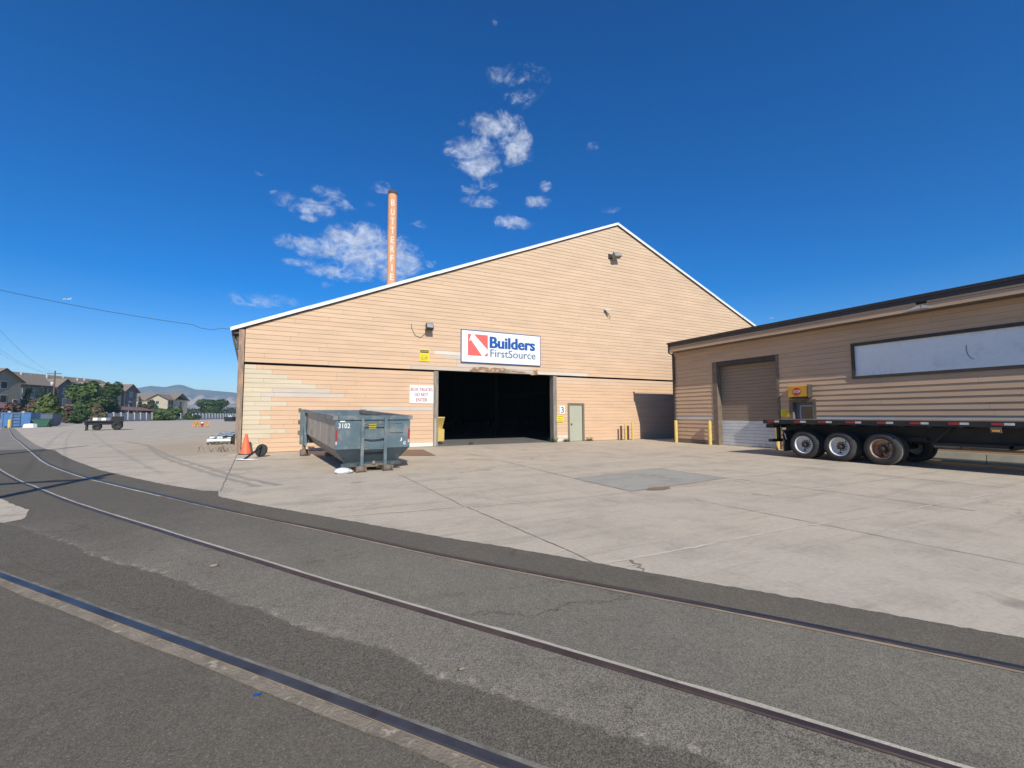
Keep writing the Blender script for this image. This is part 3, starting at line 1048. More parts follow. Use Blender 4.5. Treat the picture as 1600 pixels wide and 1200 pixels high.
m.tube([(XEV - .02, YN - .22, 5.28), (XEV - .02, YN - .22, 4.84), (XR - .08, YN - .1, 4.7), (XR - .08, YN - .08, .1)], .04, 8)
m.build("downpipe", "gutter", rb)
# roll-up door
for a, b in ((14.82, 15.07), (11.73, 11.84)):
    m = MB()
    m.bx(XR - .045, XR + .27, a, b, 0, 4.08)
    m.build("door_jamb", "jambbrown", rb)
m = MB()
m.bx(XR - .05, XR + .27, 11.84, 14.82, 3.86, 4.08)
m.build("door_header", "trimbrown", rb)
rd = MB()
npan = 17
for k in range(npan):
    z0, z1 = 1.2 + k * .157, 1.2 + (k + 1) * .157
    rd.prism([(XR + .28, 14.84, z0), (XR + .262, 14.84, z0 + .02), (XR + .262, 14.84, z1 - .02), (XR + .28, 14.84, z1), (XR + .4, 14.84, z1), (XR + .4, 14.84, z0)], (0, -3.02, 0))
rd = rd.build("roll_up_door", "doortan", rb)
m = MB()
for k in range(8):
    z0, z1 = .01 + k * .1485, .01 + (k + 1) * .1485
    m.prism([(XR + .28, 14.84, z0), (XR + .25 + R.uniform(0, .012), 14.84, z0 + .025), (XR + .25, 14.84, z1 - .012), (XR + .28, 14.84, z1), (XR + .4, 14.84, z1), (XR + .4, 14.84, z0)], (0, -3.02, 0))
m.build("lower_panels", "doorwhite", rd)
# small door with window
m = MB()
m.bx(XR - .05, XR + .24, 11.2, 11.34, 0, 2.1)
m.bx(XR - .05, XR + .24, 10.28, 10.4, 0, 2.1)
m.bx(XR - .05, XR + .24, 10.4, 11.2, 1.99, 2.1)
m.build("side_door_frame", "jambbrown", rb)
sd = MB()
sd.bx(XR + .2, XR + .25, 10.4, 11.2, 0, 1.99)
sd = sd.build("side_door", "doorgrey", rb)
w = MB()
for a, b, c_, d in ((10.5, 10.54, .95, 1.86), (11.0, 11.04, .95, 1.86), (10.54, 11.0, 1.82, 1.86), (10.54, 11.0, .95, .99)):
    w.bx(XR + .18, XR + .2, a, b, c_, d)
w = w.build("door_window_frame", "winframe", sd)
m = MB()
m.bx(XR + .19, XR + .2, 10.54, 11.0, .99, 1.82)
m.build("door_window_pane", "glass", sd)

# ------------------------------------------------------------------ signs on the buildings
sg = thing("shop_sign", "large white company sign with red square logo above the open doorway", "sign", (7.5, D - .14, 4.17))
m = MB()
sw, sh = 4.6, 1.665
m.bx(.03, sw - .03, -.05, .02, .03, sh - .03)
m.build("panel", "white", sg)
m = MB()
m.bx(0, sw, -.06, .02, 0, .03)
m.bx(0, sw, -.06, .02, sh - .03, sh)
m.bx(0, .03, -.06, .02, .03, sh - .03)
m.bx(sw - .03, sw, -.06, .02, .03, sh - .03)
m.build("frame", "blue", sg)
m = MB()
lx, lz, ls = .36, .36, 1.1


def lg(pts):
    m.prism([(lx + p * ls, -.053, lz + q * ls) for p, q in pts], (0, .002, 0))


lg([(0, 0), (0, 1), (.17, 1), (.055, .66), (.15, .735), (.71, 0)])
lg([(.30, 1), (1, 1), (1, .30)])
lg([(.80, 0), (1, 0), (1, .19)])
m.build("logo", "coral", sg)
m = MB()
for q in range(4):
    text(m, "Builders", (0, -.05 - q * .0006, 0), (1, 0, 0), (0, 0, 1), 1.56 + q * .015, 4.225 + q * .015, .80, 1.41, bold=.02)
m.build("lettering", "blue", sg)
m = MB()
for q in range(2):
    text(m, "FirstSource", (0, -.05 - q * .0006, 0), (1, 0, 0), (0, 0, 1), 1.6 + q * .012, 4.28 + q * .012, .34, .75, bold=.004)
m.build("small_lettering", "slateblue", sg)

sg = thing("notice_board", "white notice reading box trucks do not enter beside the doorway", "sign", (4.98, D - .03, 2.08))
m = MB()
m.bx(0, 1.16, -.02, .03, 0, .87)
m.build("panel", "white", sg)
for body, a, b, z in (("BOX TRUCKS", .04, 1.12, .59), ("DO NOT", .24, .9, .34), ("ENTER", .3, .86, .09)):
    m = MB()
    for q in range(2):
        text(m, body, (0, -.02 - q * .0006, 0), (1, 0, 0), (0, 0, 1), a + q * .008, b - .008 + q * .008, z, z + .165, bold=.006)
    m.build("lettering", "signred", sg)

sg = thing("clearance_sign", "yellow caution plate reading 12 ft high on the wall", "sign", (5.41, D - .13, 4.11))
m = MB()
m.bx(0, .47, -.02, .03, 0, .58)
m.build("panel", "yellow", sg)
m = MB()
m.bx(.03, .44, -.023, -.02, .41, .55)
m.build("header", "ink", sg)
m = MB()
text(m, "CAUTION", (0, -.023, 0), (1, 0, 0), (0, 0, 1), .06, .41, .45, .51, bold=.01)
m.build("header_lettering", "yellow", sg)
m = MB()
text(m, "12 FT", (0, -.02, 0), (1, 0, 0), (0, 0, 1), .06, .41, .06, .2, bold=.01)
m.build("lettering", "ink", sg)
m = MB()
text(m, "CLEARANCE", (0, -.02, 0), (1, 0, 0), (0, 0, 1), .05, .42, .25, .29)
m.build("lettering", "ink", sg)

sg = thing("number_plate", "small white plate with number 3 beside the grey door", "sign", (13.42, D - .03, 1.56))
m = MB()
m.bx(0, .32, -.02, .03, 0, .45)
m.build("panel", "white", sg)
m = MB()
text(m, "3", (0, -.02, 0), (1, 0, 0), (0, 0, 1), .06, .26, .06, .39, bold=.006)
m.build("lettering", "ink", sg)
sg = thing("caution_plate", "small yellow caution plate below the number 3", "sign", (13.2, D - .03, 1.12))
m = MB()
m.bx(0, .42, -.045, .03, 0, .36)
m.build("panel", "yellow", sg)
m = MB()
text(m, "CAUTION", (0, -.045, 0), (1, 0, 0), (0, 0, 1), .05, .37, .26, .32, bold=.01)
m.build("lettering", "ink", sg)
m = MB()
text(m, "SOUND HORN", (0, -.045, 0), (1, 0, 0), (0, 0, 1), .05, .37, .165, .205)
m.build("lettering", "ink", sg)
m = MB()
text(m, "SLOW DOWN", (0, -.045, 0), (1, 0, 0), (0, 0, 1), .08, .34, .07, .11)
m.build("lettering", "ink", sg)
sg = thing("warning_plate", "small yellow warning plate between roll-up door and little door", "sign", (XR - .04, 11.7, 1.4))
m = MB()
m.bx(-.015, .03, -.35, 0, 0, .28)
m.build("panel", "yellow", sg)
m = MB()
text(m, "CAUTION", (-.015, 0, 0), (0, -1, 0), (0, 0, 1), .05, .3, .19, .24, bold=.01)
m.build("lettering", "ink", sg)
m = MB()
text(m, "WATCH FOR", (-.015, 0, 0), (0, -1, 0), (0, 0, 1), .05, .3, .11, .145)
m.build("lettering", "ink", sg)
m = MB()
text(m, "TRUCKS", (-.015, 0, 0), (0, -1, 0), (0, 0, 1), .09, .26, .04, .075)
m.build("lettering", "ink", sg)
# STOP light box
sg = thing("stop_light_box", "gold box with red stop octagon above the small door", "light box", (XR - .02, 11.2, 2.13))
m = MB()
m.prism([(.02, 0, .04), (-.30, 0, .08), (-.30, 0, .5), (.02, 0, .55)], (0, -.78, 0))
m.build("case", "boxgold", sg)
m = MB()
m.bx(-.29, -.02, -.76, -.02, .0, .04)
m.bx(-.31, .02, -.8, -.78, .03, .56)
m.build("trim", "trimbrown", sg)
m = MB()
m.prism([(-.306, -.36 - .17 * math.cos(PI / 8 + k * PI / 4), .29 + .17 * math.sin(PI / 8 + k * PI / 4)) for k in range(8)], (.005, 0, 0))
m.build("stop_octagon", "stopred", sg)
m = MB()
text(m, "STOP", (-.306, 0, 0), (0, -1, 0), (0, 0, 1), .22, .5, .24, .34, bold=.006)
m.build("lettering", "white", sg)
# blank panel
sg = thing("blank_sign_panel", "long blank white panel in dark frame on the tan building", "sign panel", (XR + .0, 8.95, 2.8))
m = MB()
PL = 9.2
m.bx(-.004, .0, -PL + .1, -.1, .1, 1.22)
m.build("panel", "blankwhite", sg)
m = MB()
for a, b, c_, d in ((-PL, 0, 0, .1), (-PL, 0, 1.22, 1.33), (-.1, 0, .1, 1.22), (-PL, -PL + .1, .1, 1.22)):
    m.bx(-.07, .0, a, b, c_, d)
m.build("frame", "trimbrown", sg)
m = MB()
m.tube([(-.01, -3.3 + .17 * math.cos(t), .72 + .34 * math.sin(t)) for t in [.35 - i * .19 for i in range(11)]], .009, 5)
m.build("scratch_mark", "grey_metal", sg)

# wall lamps, camera
def flood(loc, label, big=True):
    t = thing("floodlight", label, "floodlight", loc, 0, "floodlights on the warehouse gable")
    b = MB()
    rot = Matrix.Rotation(math.radians(-28), 3, "X")
    b.box((0, -.32, 0), (.34, .2, .3), rot)
    b.build("housing", "lampbody", t)
    g = MB()
    g.box(Vector((0, -.32, 0)) + rot @ Vector((0, -.102, 0)), (.29, .012, .24), rot)
    g.build("lens", "lampglass", t)
    k = MB()
    k.beam((0, .03, .1), (0, -.3, .1), .05, .05)
    k.bx(-.07, .07, -.02, .035, .02, .18)
    k.build("bracket", "lampbody", t)
    return t


t = flood((5.8, D - .13, 5.76), "black square floodlight with drooping cable left of the company sign")
m = MB()
m.tube([(-.08, -.1, .0), (-.12, .0, -.3), (-.35, .0, -.5), (-.62, .0, -.42), (-.78, .0, -.1), (-.8, .0, .12)], .012, 6)
m.build("cable", "cable", t)
t = thing("floodlight", "grey angled floodlight high under the gable peak", "floodlight", (17.1, D - .13, 11.1), 0, "floodlights on the warehouse gable")
m = MB()
rot = Matrix.Rotation(math.radians(-20), 3, "X") @ Matrix.Rotation(math.radians(-10), 3, "Y")
m.box((.25, -.34, .02), (.55, .26, .24), rot)
m.build("housing", "grey_metal", t)
m = MB()
m.box(Vector((.25, -.34, .02)) + rot @ Vector((0, -.135, 0)), (.48, .012, .19), rot)
m.build("lens", "lampglass", t)
m = MB()
m.bx(-.12, .12, -.06, .035, -.1, .18)
m.beam((.1, -.05, .1), (.2, -.3, .1), .06, .06)
m.tube([(.15, -.15, .1), (.15, -.15, .32)], .03, 8)
m.build("bracket", "lampbody", t)
t = thing("security_camera", "small white camera with looping cable on the gable", "camera", (16.62, D - .13, 7.7))
m = MB()
m.bx(-.06, .06, -.03, .035, -.08, .08)
m.beam((0, -.02, .0), (.02, -.2, .02), .04, .04)
m.build("bracket", "grey_metal", t)
m = MB()
m.beam((-.0, -.1, .08), (.14, -.36, .03), .12, .11)
m.build("housing", "camwhite", t)
m = MB()
m.tube([(.06, -.06, -.02), (.25, -.02, -.1), (.42, 0, -.32), (.4, .01, -.42), (.25, .01, -.36), (.1, .01, -.2)], .012, 6)
m.build("cable", "cable", t)
#PART3

# ------------------------------------------------------------------ roll-off dumpster
ang = math.atan2(.09, .996)
dp = thing("roll_off_dumpster", "blue grey roll-off dumpster numbered 3102 with ladder, parked by the warehouse wall", "dumpster", (2.03, 12.6, 0), ang)
dp.rotation_euler = (math.radians(2.2), 0, ang)
HW, HB, Z0, Z1, ZT, LN = 1.01, .7, .22, .62, 1.4, 6.1


def sect(y, ins=0.0, zb=Z0, dy=0.0):
    return [(-HB + ins, y + dy, zb), (HB - ins, y + dy, zb), (HW - ins, y, Z1), (HW - ins, y, ZT), (-HW + ins, y, ZT), (-HW + ins, y, Z1)]


# front end
m = MB()
t_ = .05
m.prism([(-HW, 0, Z1), (HW, 0, Z1), (HW, 0, ZT), (-HW, 0, ZT)], (0, t_, 0))
m.build("front_panel", "dbox", dp)
m = MB()
m.hexa([(-HB, .26, Z0), (HB, .26, Z0), (HB, .31, Z0 + .02), (-HB, .31, Z0 + .02), (-HW, 0, Z1 - .001), (HW, 0, Z1 - .001), (HW, .05, Z1 - .001), (-HW, .05, Z1 - .001)])
m.bx(-HB, HB, .2, .5, Z0 - .04, Z0)
m.build("lower_front_panel", "dbox_shade", dp)
for sgn in (-1, 1):
    m = MB()
    m.prism([(sgn * HW, t_, Z1), (sgn * HW, LN, Z1), (sgn * HW, LN, ZT), (sgn * HW, t_, ZT)], (-sgn * .04, 0, 0))
    for y in (1.3, 2.5, 3.7, 4.9):
        m.bx(sgn * HW - .006, sgn * HW + .006, y, y + .05, Z1 + .03, ZT - .12)
    m.build("side_panel", "dbox_side", dp)
    m = MB()
    a, b = sgn * HB, sgn * HW
    m.hexa([(a, .27, Z0), (a, LN, Z0), (a - sgn * .04, LN, Z0 + .03), (a - sgn * .04, .27, Z0 + .03), (b, .02, Z1 - .002), (b, LN, Z1 - .002), (b - sgn * .04, LN, Z1 - .002), (b - sgn * .04, .05, Z1 - .002)])
    m.build("lower_side_panel", "dbox_scuff", dp)
    m = MB()
    m.bx(sgn * HW - .07, sgn * HW + .06, -.03, LN, ZT, ZT + .11)
    m.build("top_rail", "dbox_rim", dp)
m = MB()
m.bx(-HW + .07, HW - .07, -.045, .07, ZT + .003, ZT + .112)
m.build("top_rail", "dbox", dp)
m = MB()
m.bx(-HB, HB, .28, LN, Z0 + .001, Z0 + .03)
m.build("floor", "dbox_scuff", dp)
m = MB()
m.bx(-HW - .06, HW + .06, LN, LN + .08, Z0 + .02, ZT + .1)
m.build("tailgate", "dbox", dp)
for sgn in (-1, 1):
    m = MB()
    m.bx(sgn * (HW + .1) - .09, sgn * (HW + .1) + .09, LN - .1, LN + .14, Z0 - .02, ZT + .12)
    m.prism([(sgn * (HW + .02), LN - .1, Z0 + .0), (sgn * (HW + .02), LN - .1, Z0 + .75), (sgn * (HW + .02), LN - .75, Z0 + .0)], (sgn * .08, 0, 0))
    m.build("gate_post", "dbox", dp)
for z in (.55, .95, 1.4):
    m = MB()
    m.bx(-HW - .26, -HW - .18, LN - .06, LN + .12, z, z + .16)
    m.build("hinge", "roller", dp)
m = MB()
for sgn in (-1, 1):
    m.bx(sgn * .33 - .06, sgn * .33 + .06, -.02, LN, .05, .2)
m.bx(-.8, .8, .15, .3, .12, .2)
m.bx(-.8, .8, 2.8, 2.95, .1, .22)
m.build("rail_frame", "dbox_shade", dp)
for x in (-.36, .36):
    m = MB()
    m.lathe((x - .1, -.12, .085), (1, 0, 0), [(0, .001), (0, .085), (.2, .085), (.2, .001)], 16)
    m.bx(x - .13, x - .1, -.22, .12, .03, .16)
    m.bx(x + .1, x + .13, -.22, .12, .03, .16)
    m.prism([(x - .13, -.1, .16), (x - .13, .3, .2), (x - .13, .3, .05), (x - .13, .1, .05)], (-.12, 0, 0))
    m.build("roller", "roller", dp)
for x in (-HW - .05, HW + .05):
    m = MB()
    m.lathe((x - .13, LN - .1, -.11), (1, 0, 0), [(0, .001), (0, .13), (.26, .13), (.26, .001)], 16)
    m.bx(x - .05, x + .05, LN - .16, LN, -.1, Z0)
    m.build("roller", "roller", dp)
m = MB()
m.bx(-.28, .3, -.03, .02, .12, .2)
m.lathe((.0, -.03, .2), (0, 0, 1), [(0, .05), (.06, .05), (.07, .02), (.1, .001)], 10)
m.build("hook_plate", "roller", dp)
ld = MB()
for x in (-.33, .29):
    ld.bx(x - .04, x + .04, -.11, -.05, .14, ZT + .06)
ld = ld.build("ladder", "dbox", dp)
for z, k in ((1.3, 0), (1.24, 0), (.95, .03), (.91, .035), (.61, 0)):
    m = MB()
    m.tube([(-.29, -.08, z), (-.1, -.08, z - k), (.1, -.08, z - k * .8), (.26, -.08, z)], .016 if z != .9 else .02, 6)
    m.build("rung", "dbox", ld)
m = MB()
m.bx(.42, .8, -.012, 0, 1.04, 1.32)
m.bx(.42, .46, -.03, -.012, 1.04, 1.32)
m.bx(.76, .8, -.03, -.012, 1.04, 1.32)
m.bx(.46, .76, -.03, -.012, 1.29, 1.32)
m.bx(.46, .76, -.03, -.012, 1.04, 1.06)
m.build("placard_holder", "dbox", dp)
m = MB()
m.bx(-.9, -.77, -.004, 0, 1.345, 1.385)
m.build("sticker", "white", dp)
m = MB()
m.bx(-.15, .05, -.012, 0, 1.16, 1.31)
m.build("warning_label", "yellow", dp)
for a in (-1.0, .955):
    m = MB()
    m.bx(a, a + .045, -.006, 0, .85, 1.14)
    m.build("reflector", "red", dp)
    m = MB()
    m.bx(a, a + .04, -.006, 0, .75, .83)
    m.build("reflector_strip", "reflwhite", dp)
m = MB()
text(m, "3102", (0, 0, 0), (1, 0, 0), (0, 0, 1), -.94, -.64, 1.18, 1.31, bold=.008)
m.build("lettering", "white", dp)
m = MB()
text(m, "J", (0, 0, 0), (1, 0, 0), (0, 0, 1), .72, .78, .79, .88, bold=.02)
m.build("lettering", "white", dp)
m = MB()
text(m, "G", (0, 0, 0), (1, 0, 0), (0, 0, 1), .82, .89, .69, .78, bold=.02)
m.build("lettering", "white", dp)

m = MB()
m.ball((0, 0, .07), .17, 12, jit=.12, sq=(1.25, .8, .5))
m.ball((.14, .05, .05), .11, 10, jit=.15, sq=(1.2, .9, .5))
o = m.build("plastic_bag", "bag")
o.location = (1.22, 12.35, 0)
tag(o, "crumpled white plastic bag on the ground against the dumpster front", "bag")
m = MB()
m.poly([(3.3, 16.9), (4.85, 16.1), (5.2, 19.2), (3.9, 19.5)], .012)
m.poly([(3.3, 16.9), (4.85, 16.1), (5.2, 19.2), (3.9, 19.5)], .004)
o = m.build("steel_plate", "steelplate")
tag(o, "flat rusty brown steel plate lying right of the dumpster", "steel plate")

# cone, toppled stand
cn = thing("traffic_cone", "orange traffic cone with dark base at the warehouse corner", "traffic cone", (-1.6, 20.35, 0))
m = MB()
m.lathe((0, 0, .035), (0, 0, 1), [(0, .2), (.04, .185), (.75, .045), (.78, .04), (.78, .001)], 20)
m.build("body", "orange", cn)
m = MB()
m.bx(-.23, .23, -.23, .23, 0, .036)
m.build("base", "rubber", cn)
st = thing("toppled_sign_stand", "toppled round sign stand with black base and white disc", "sign stand", (-1.02, 18.75, 0))
m = MB()
ax = Vector((-.55, -.75, .25)).normalized()
m.lathe((.05, .1, .235), ax, [(0, .001), (0, .235), (.05, .235), (.07, .2), (.07, .001)], 28)
m.build("base", "rubber", st)
m = MB()
m.beam((.1, .2, .42), (-.4, -1.12, .04), .05, .05)
m.build("pole", "chassis", st)
m = MB()
m.lathe((-.33, -.85, .012), (.05, .02, 1), [(0, .001), (0, .36), (.02, .36), (.02, .001)], 28)
m.build("disc", "white", st)

# bollards
def bollard(name, mt, loc, h, r, label, grp, cap=True):
    m = MB()
    m.lathe((0, 0, 0), (0, 0, 1), [(-.05, r), (h - r * .6, r), (h - r * .2, r * .8), (h, r * .3), (h, .001)] if cap else [(-.05, r), (h, r), (h, r * .8), (h - .02, .001)], 16)
    o = m.build(name, mt)
    o.location = loc
    return tag(o, label, "bollard", grp)


bollard("pipe_post", "darkpipe", (17.5, 20.55, 0), .84, .06, "leftmost dark rusty pipe post by the warehouse wall", "posts by the wall", False)
bollard("bollard", "bollard", (17.72, 20.4, 0), 1.0, .065, "thin yellow bollard between the two dark pipe posts", "posts by the wall")
bollard("pipe_post", "darkpipe", (18.03, 20.55, 0), .84, .06, "dark rusty pipe post between the two thin yellow bollards", "posts by the wall", False)
bollard("bollard", "bollard", (18.25, 20.4, 0), 1.05, .07, "thin yellow bollard nearest the shaded wall corner", "posts by the wall")
bollard("bollard", "bollard", (18.5, 17.3, 0), 1.2, .085, "thick yellow bollard at the tan building's corner", "bollards along the tan building")
bollard("bollard", "bollard", (18.55, 15.2, 0), 1.2, .085, "yellow bollard left of the roll-up door", "bollards along the tan building")
bollard("bollard", "bollard", (18.4, 11.72, 0), 1.2, .085, "yellow bollard right of the roll-up door, behind the trailer", "bollards along the tan building")

# yellow tipping bin just inside the doorway
yb = thing("tipping_hopper", "yellow tipping hopper half hidden inside the dark doorway", "hopper", (6.47, 22.2, 0))
m = MB()
m.prism([(-.5, 0, .16), (-.5, -.04, .78), (-.5, .3, .82), (-.5, -.12, 1.38), (-.5, -.1, 1.42), (-.5, 1.3, 1.42), (-.5, 1.3, .16)], (1.15, 0, 0))  # upper front leans forward, shaped to keep itself in shade
for k in range(3):
    m.bx(-.5 + k * .5, -.44 + k * .5, -.04, 0, .16, .75)
m.build("body", "bollard", yb)
m = MB()
m.bx(-.4, -.2, 0, 1.3, 0, .16)
m.bx(.3, .5, 0, 1.3, 0, .16)
m.build("skid", "chassis", yb)

# wrapped lumber pile
for k, (mt_, z0, z1, dy, lab) in enumerate((("wrapdark", .02, .16, 0, "dark banded bundle at the bottom of the pile by the corner post"), ("wrapwhite", .16, .32, .05, "white wrapped bundle in the middle of the pile by the corner post"), ("wrap", .32, .44, .12, "black and white printed bundle on top of the pile by the corner post"))):
    m = MB()
    ny, nx = 22, 10
    w, l = 1.06, 6.6
    for i in range(ny):
        for j in range(nx):
            pass
    vs, fs = [], []
    for i in range(ny + 1):
        for j in range(nx + 1):
            vs.append((-w / 2 + w * j / nx, dy + l * i / ny, z1 - .0 + R.uniform(-.018, .018) * (1 if k == 2 else .3)))
    for i in range(ny):
        for j in range(nx):
            a = i * (nx + 1) + j
            fs.append((a, a + 1, a + nx + 2, a + nx + 1))
    m.add(vs, fs)
    m.bx(-w / 2 + R.uniform(-.02, .02), w / 2 + R.uniform(-.02, .02), dy, dy + l, z0, z1 - .02)
    o = m.build("wrapped_bundle", mt_)
    o.location = (-3.45, 28.0, 0)
    tag(o, lab, "lumber bundle", "bundles piled by the corner post")
m = MB()
m.ball((0, 0, .3), .42, 10, jit=.18, sq=(1, 1, .9))
o = m.build("debris_heap", "rubber")
o.location = (-2.45, 27.6, -.04)
tag(o, "dark heap of scrap between the bundles and the corner post", "scrap heap")

# dry weeds
def weed(loc, n, h, c, label, spread=.25):
    m = MB()
    for k in range(n):
        a = R.uniform(0, 2 * PI)
        l = h * R.uniform(.5, 1.1)
        b = Vector((R.gauss(0, .55) * spread, R.gauss(0, .4) * spread, 0))
        el = R.uniform(.15, 1)
        t = b + Vector((math.cos(a) * l * .8 * (1.1 - el * .7), math.sin(a) * l * .6, l * .95 * el))
        w = Vector((math.sin(a), -math.cos(a), 0)) * .012
        mid = (b + t) / 2 + Vector((0, 0, l * .15))
        cc = tuple(x * R.uniform(.7, 1.2) for x in c)
        m.add([b - w, b + w, mid + w, mid - w], [(0, 1, 2, 3)], 0, cc)
        m.add([mid - w, mid + w, t], [(0, 1, 2)], 0, cc)
        for q in range(2):
            p = b.lerp(t, R.uniform(.3, 1)) + Vector((R.uniform(-.04, .04), R.uniform(-.04, .04), R.uniform(0, .04)))
            e = Vector((R.uniform(-1, 1), R.uniform(-1, 1), R.uniform(-.5, 1))).normalized() * .05
            f = e.orthogonal().normalized() * .025
            m.add([p, p + e * .5 + f, p + e, p + e * .5 - f], [(0, 1, 2, 3)], 0, cc)
    o = m.build("weed", "leaf", fix=False)
    o.location = loc
    return tag(o, label, "weed", "weeds along the walls")


weed((-2.75, 22.6, 0), 26, .38, (.24, .185, .12), "dry brown weed tangle left of the corner post", .55)
weed((12.85, 20.62, 0), 34, .55, (.07, .11, .035), "green weed growing at the right jamb of the doorway", .12)
weed((13.75, 20.75, 0), 40, .26, (.14, .11, .06), "low dry weed left of the grey door", .15)
weed((15.3, 20.75, 0), 40, .26, (.14, .12, .06), "low dry weed right of the grey door", .22)
weed((8.25, 21.3, 0), 24, .2, (.09, .1, .05), "small weed sprouting at the doorway threshold", .12)

# small litter on the road
for (x, y), sz, mt_, lab in (((-.66, 5.39), .04, "joint_dark", "flat brown stone lying between the rails"), ((.94, 2.56), .022, "dirt", "small tan pebble by the worn asphalt edge")):
    m = MB()
    m.ball((0, 0, .012), sz, 10, jit=.15, sq=(1, .7, .35))
    o = m.build("stone", mt_)
    o.location = (x, y, .012)
    tag(o, lab, "stone")
m = MB()
m.add([(-.02, 0, .003), (.015, -.012, .006), (.025, .012, .003), (-.01, .018, .007)], [(0, 1, 2, 3)])
o = m.build("scrap", "blue", fix=False)
o.location = (-.13, 2.85, .006)
tag(o, "tiny blue plastic scrap beside the steel rail", "litter")

# concrete barriers under the trailer
first = None
for k, (y0, lab) in enumerate(((5.46, "concrete barrier block under the trailer next to the last wheel"), (2.55, "concrete barrier block under the trailer at the right picture edge"), (-.36, "concrete barrier block beyond the right picture edge"))):
    m = MB()
    if first is None:
        pr = [(-.17, 0, 0), (-.17, 0, .12), (-.1, 0, .31), (.06, 0, .31), (.1, 0, .12), (.1, 0, 0)]
        m.prism(pr, (0, 1.0, 0))
        m.prism([(p, 1.0, max(q, .06)) for p, _, q in pr], (0, .4, 0))
        m.prism([(p, 1.4, q) for p, _, q in pr], (0, 1.49, 0))
        o = first = m.build("concrete_barrier", "barrier")
    elif k < 2:
        o = first.copy()
        COL.objects.link(o)
    else:
        continue
    o.location = (18.5, y0, 0)
    tag(o, lab, "barrier", "concrete barrier blocks")

# ------------------------------------------------------------------ flatbed trailer
TX, TY = 15.5, 10.38
tr = thing("flatbed_trailer", "black flatbed semi trailer with red and white tape parked by the tan building", "trailer", (TX, TY, 0))
W_, L_, ZD = 2.5, 14.0, 1.315
m = MB()
m.bx(.04, W_ - .04, -L_, 0, ZD - .05, ZD)
m.build("deck", "deckwood", tr)
m = MB()
m.bx(0, .04, -L_, 0, ZD - .15, ZD - .01)
m.bx(W_ - .04, W_, -L_, 0, ZD - .15, ZD - .01)
m.bx(.04, W_ - .04, -.06, .0, ZD - .15, ZD - .052)
m.bx(.1, W_ - .1, -.35, -.06, ZD - .3, ZD - .16)
for k in range(14):
    m.bx(-.02, 0, -.5 - k * .98, -.44 - k * .98, ZD - .17, ZD - .14)
m.build("side_rail", "chassis", tr)
tp = [(10.21, 9.95, 9.79), (9.27, 9.06, 8.87), (8.49, 8.25, 8.08), (7.68, 7.42, 7.26), (6.85, 6.63, 6.46), (6.08, 5.84, 5.67), (5.27, 5.05, 4.87), (4.47, 4.25, 4.07), (3.67, 3.44, 3.27), (2.87, 2.64, 2.47)]
for a, b, c_ in tp:
    m = MB()
    m.bx(-.006, 0, b - TY, a - TY, ZD - .1, ZD - .04, 0)
    m.bx(-.006, 0, c_ - TY, b - TY - .005, ZD - .1, ZD - .04, 1)
    m.build("reflective_tape", ["red", "reflwhite"], tr)
m = MB()
for x in (.75, 1.68):
    m.bx(x, x + .1, -L_ + .3, -.35, ZD - .2, ZD - .16)
    m.bx(x + .04, x + .06, -L_ + .3, -.35, ZD - .6, ZD - .2)
    m.prism([(x, -.8, ZD - .6), (x, -L_ + .3, ZD - .72), (x, -L_ + .3, ZD - .66), (x, -.8, ZD - .56)], (.1, 0, 0))
m.build("main_beam", "chassis", tr)
m = MB()
for k in range(22):
    y = -.5 - k * .6
    m.bx(.04, W_ - .04, y - .03, y + .03, ZD - .2, ZD - .06)
m.build("cross_member", "chassis", tr)
AX = [9.03 - TY, 7.94 - TY, 6.82 - TY]
RW = .47


def tyre(mb, x0, sgn, y, w=.27):
    k = sgn
    mb.lathe((x0, y, RW), (k, 0, 0), [(.03, .29), (.0, .33), (.005, .40), (.03, .445), (.05, .462), (.07, RW), (.115, RW), (.118, RW - .012), (.128, RW - .012), (.131, RW), (w - .07, RW), (w - .05, .462), (w - .03, .445), (w - .005, .40), (w, .33), (w - .03, .29)], 40)


def wheel(y, side, rimm, worn=False):
    """dual wheel; side 0 = yard side, 1 = wall side"""
    x = .06 if side == 0 else W_ - .06
    sg_ = 1 if side == 0 else -1
    m = MB()
    m.lathe((x, y, RW), (sg_, 0, 0), [(.035, .295), (.015, .296), (.02, .278), (.15, .262), (.19, .25), (.205, .2), (.19, .12), (.17, .1), (.17, .001)], 32)
    wo = m.build("wheel", rimm, tr)
    for q in range(2):
        m = MB()
        tyre(m, x + sg_ * (.0 + q * .32), sg_, y)
        m.build("tyre", "rubber", wo)
    if worn:
        m = MB()
        m.lathe((x + .05, y, RW), (1, 0, 0), [(.03, RW + .002), (.16, RW + .002)], 40)
        m.build("worn_sunlit_tread", "tread_worn_lit", wo)
    m = MB()
    m.lathe((x + sg_ * .16, y, RW), (-sg_, 0, 0), [(0, .105), (.05, .1), (.07, .085), (.12, .075), (.125, .001)], 20)
    for k in range(10):
        a = 2 * PI * k / 10
        m.lathe((x + sg_ * .19, y + math.cos(a) * .135, RW + math.sin(a) * .135), (-sg_, 0, 0), [(0, .018), (.05, .016), (.05, .001)], 8)
    m.build("hub", "hub", wo)
    for a in (2.2, 5.0):
        m = MB()
        m.lathe((x + sg_ * .2, y + math.cos(a) * .2, RW + math.sin(a) * .2), (-sg_, 0, 0), [(0, .032), (.008, .032), (.008, .001)], 12)
        m.build("hand_hole", "black", wo)


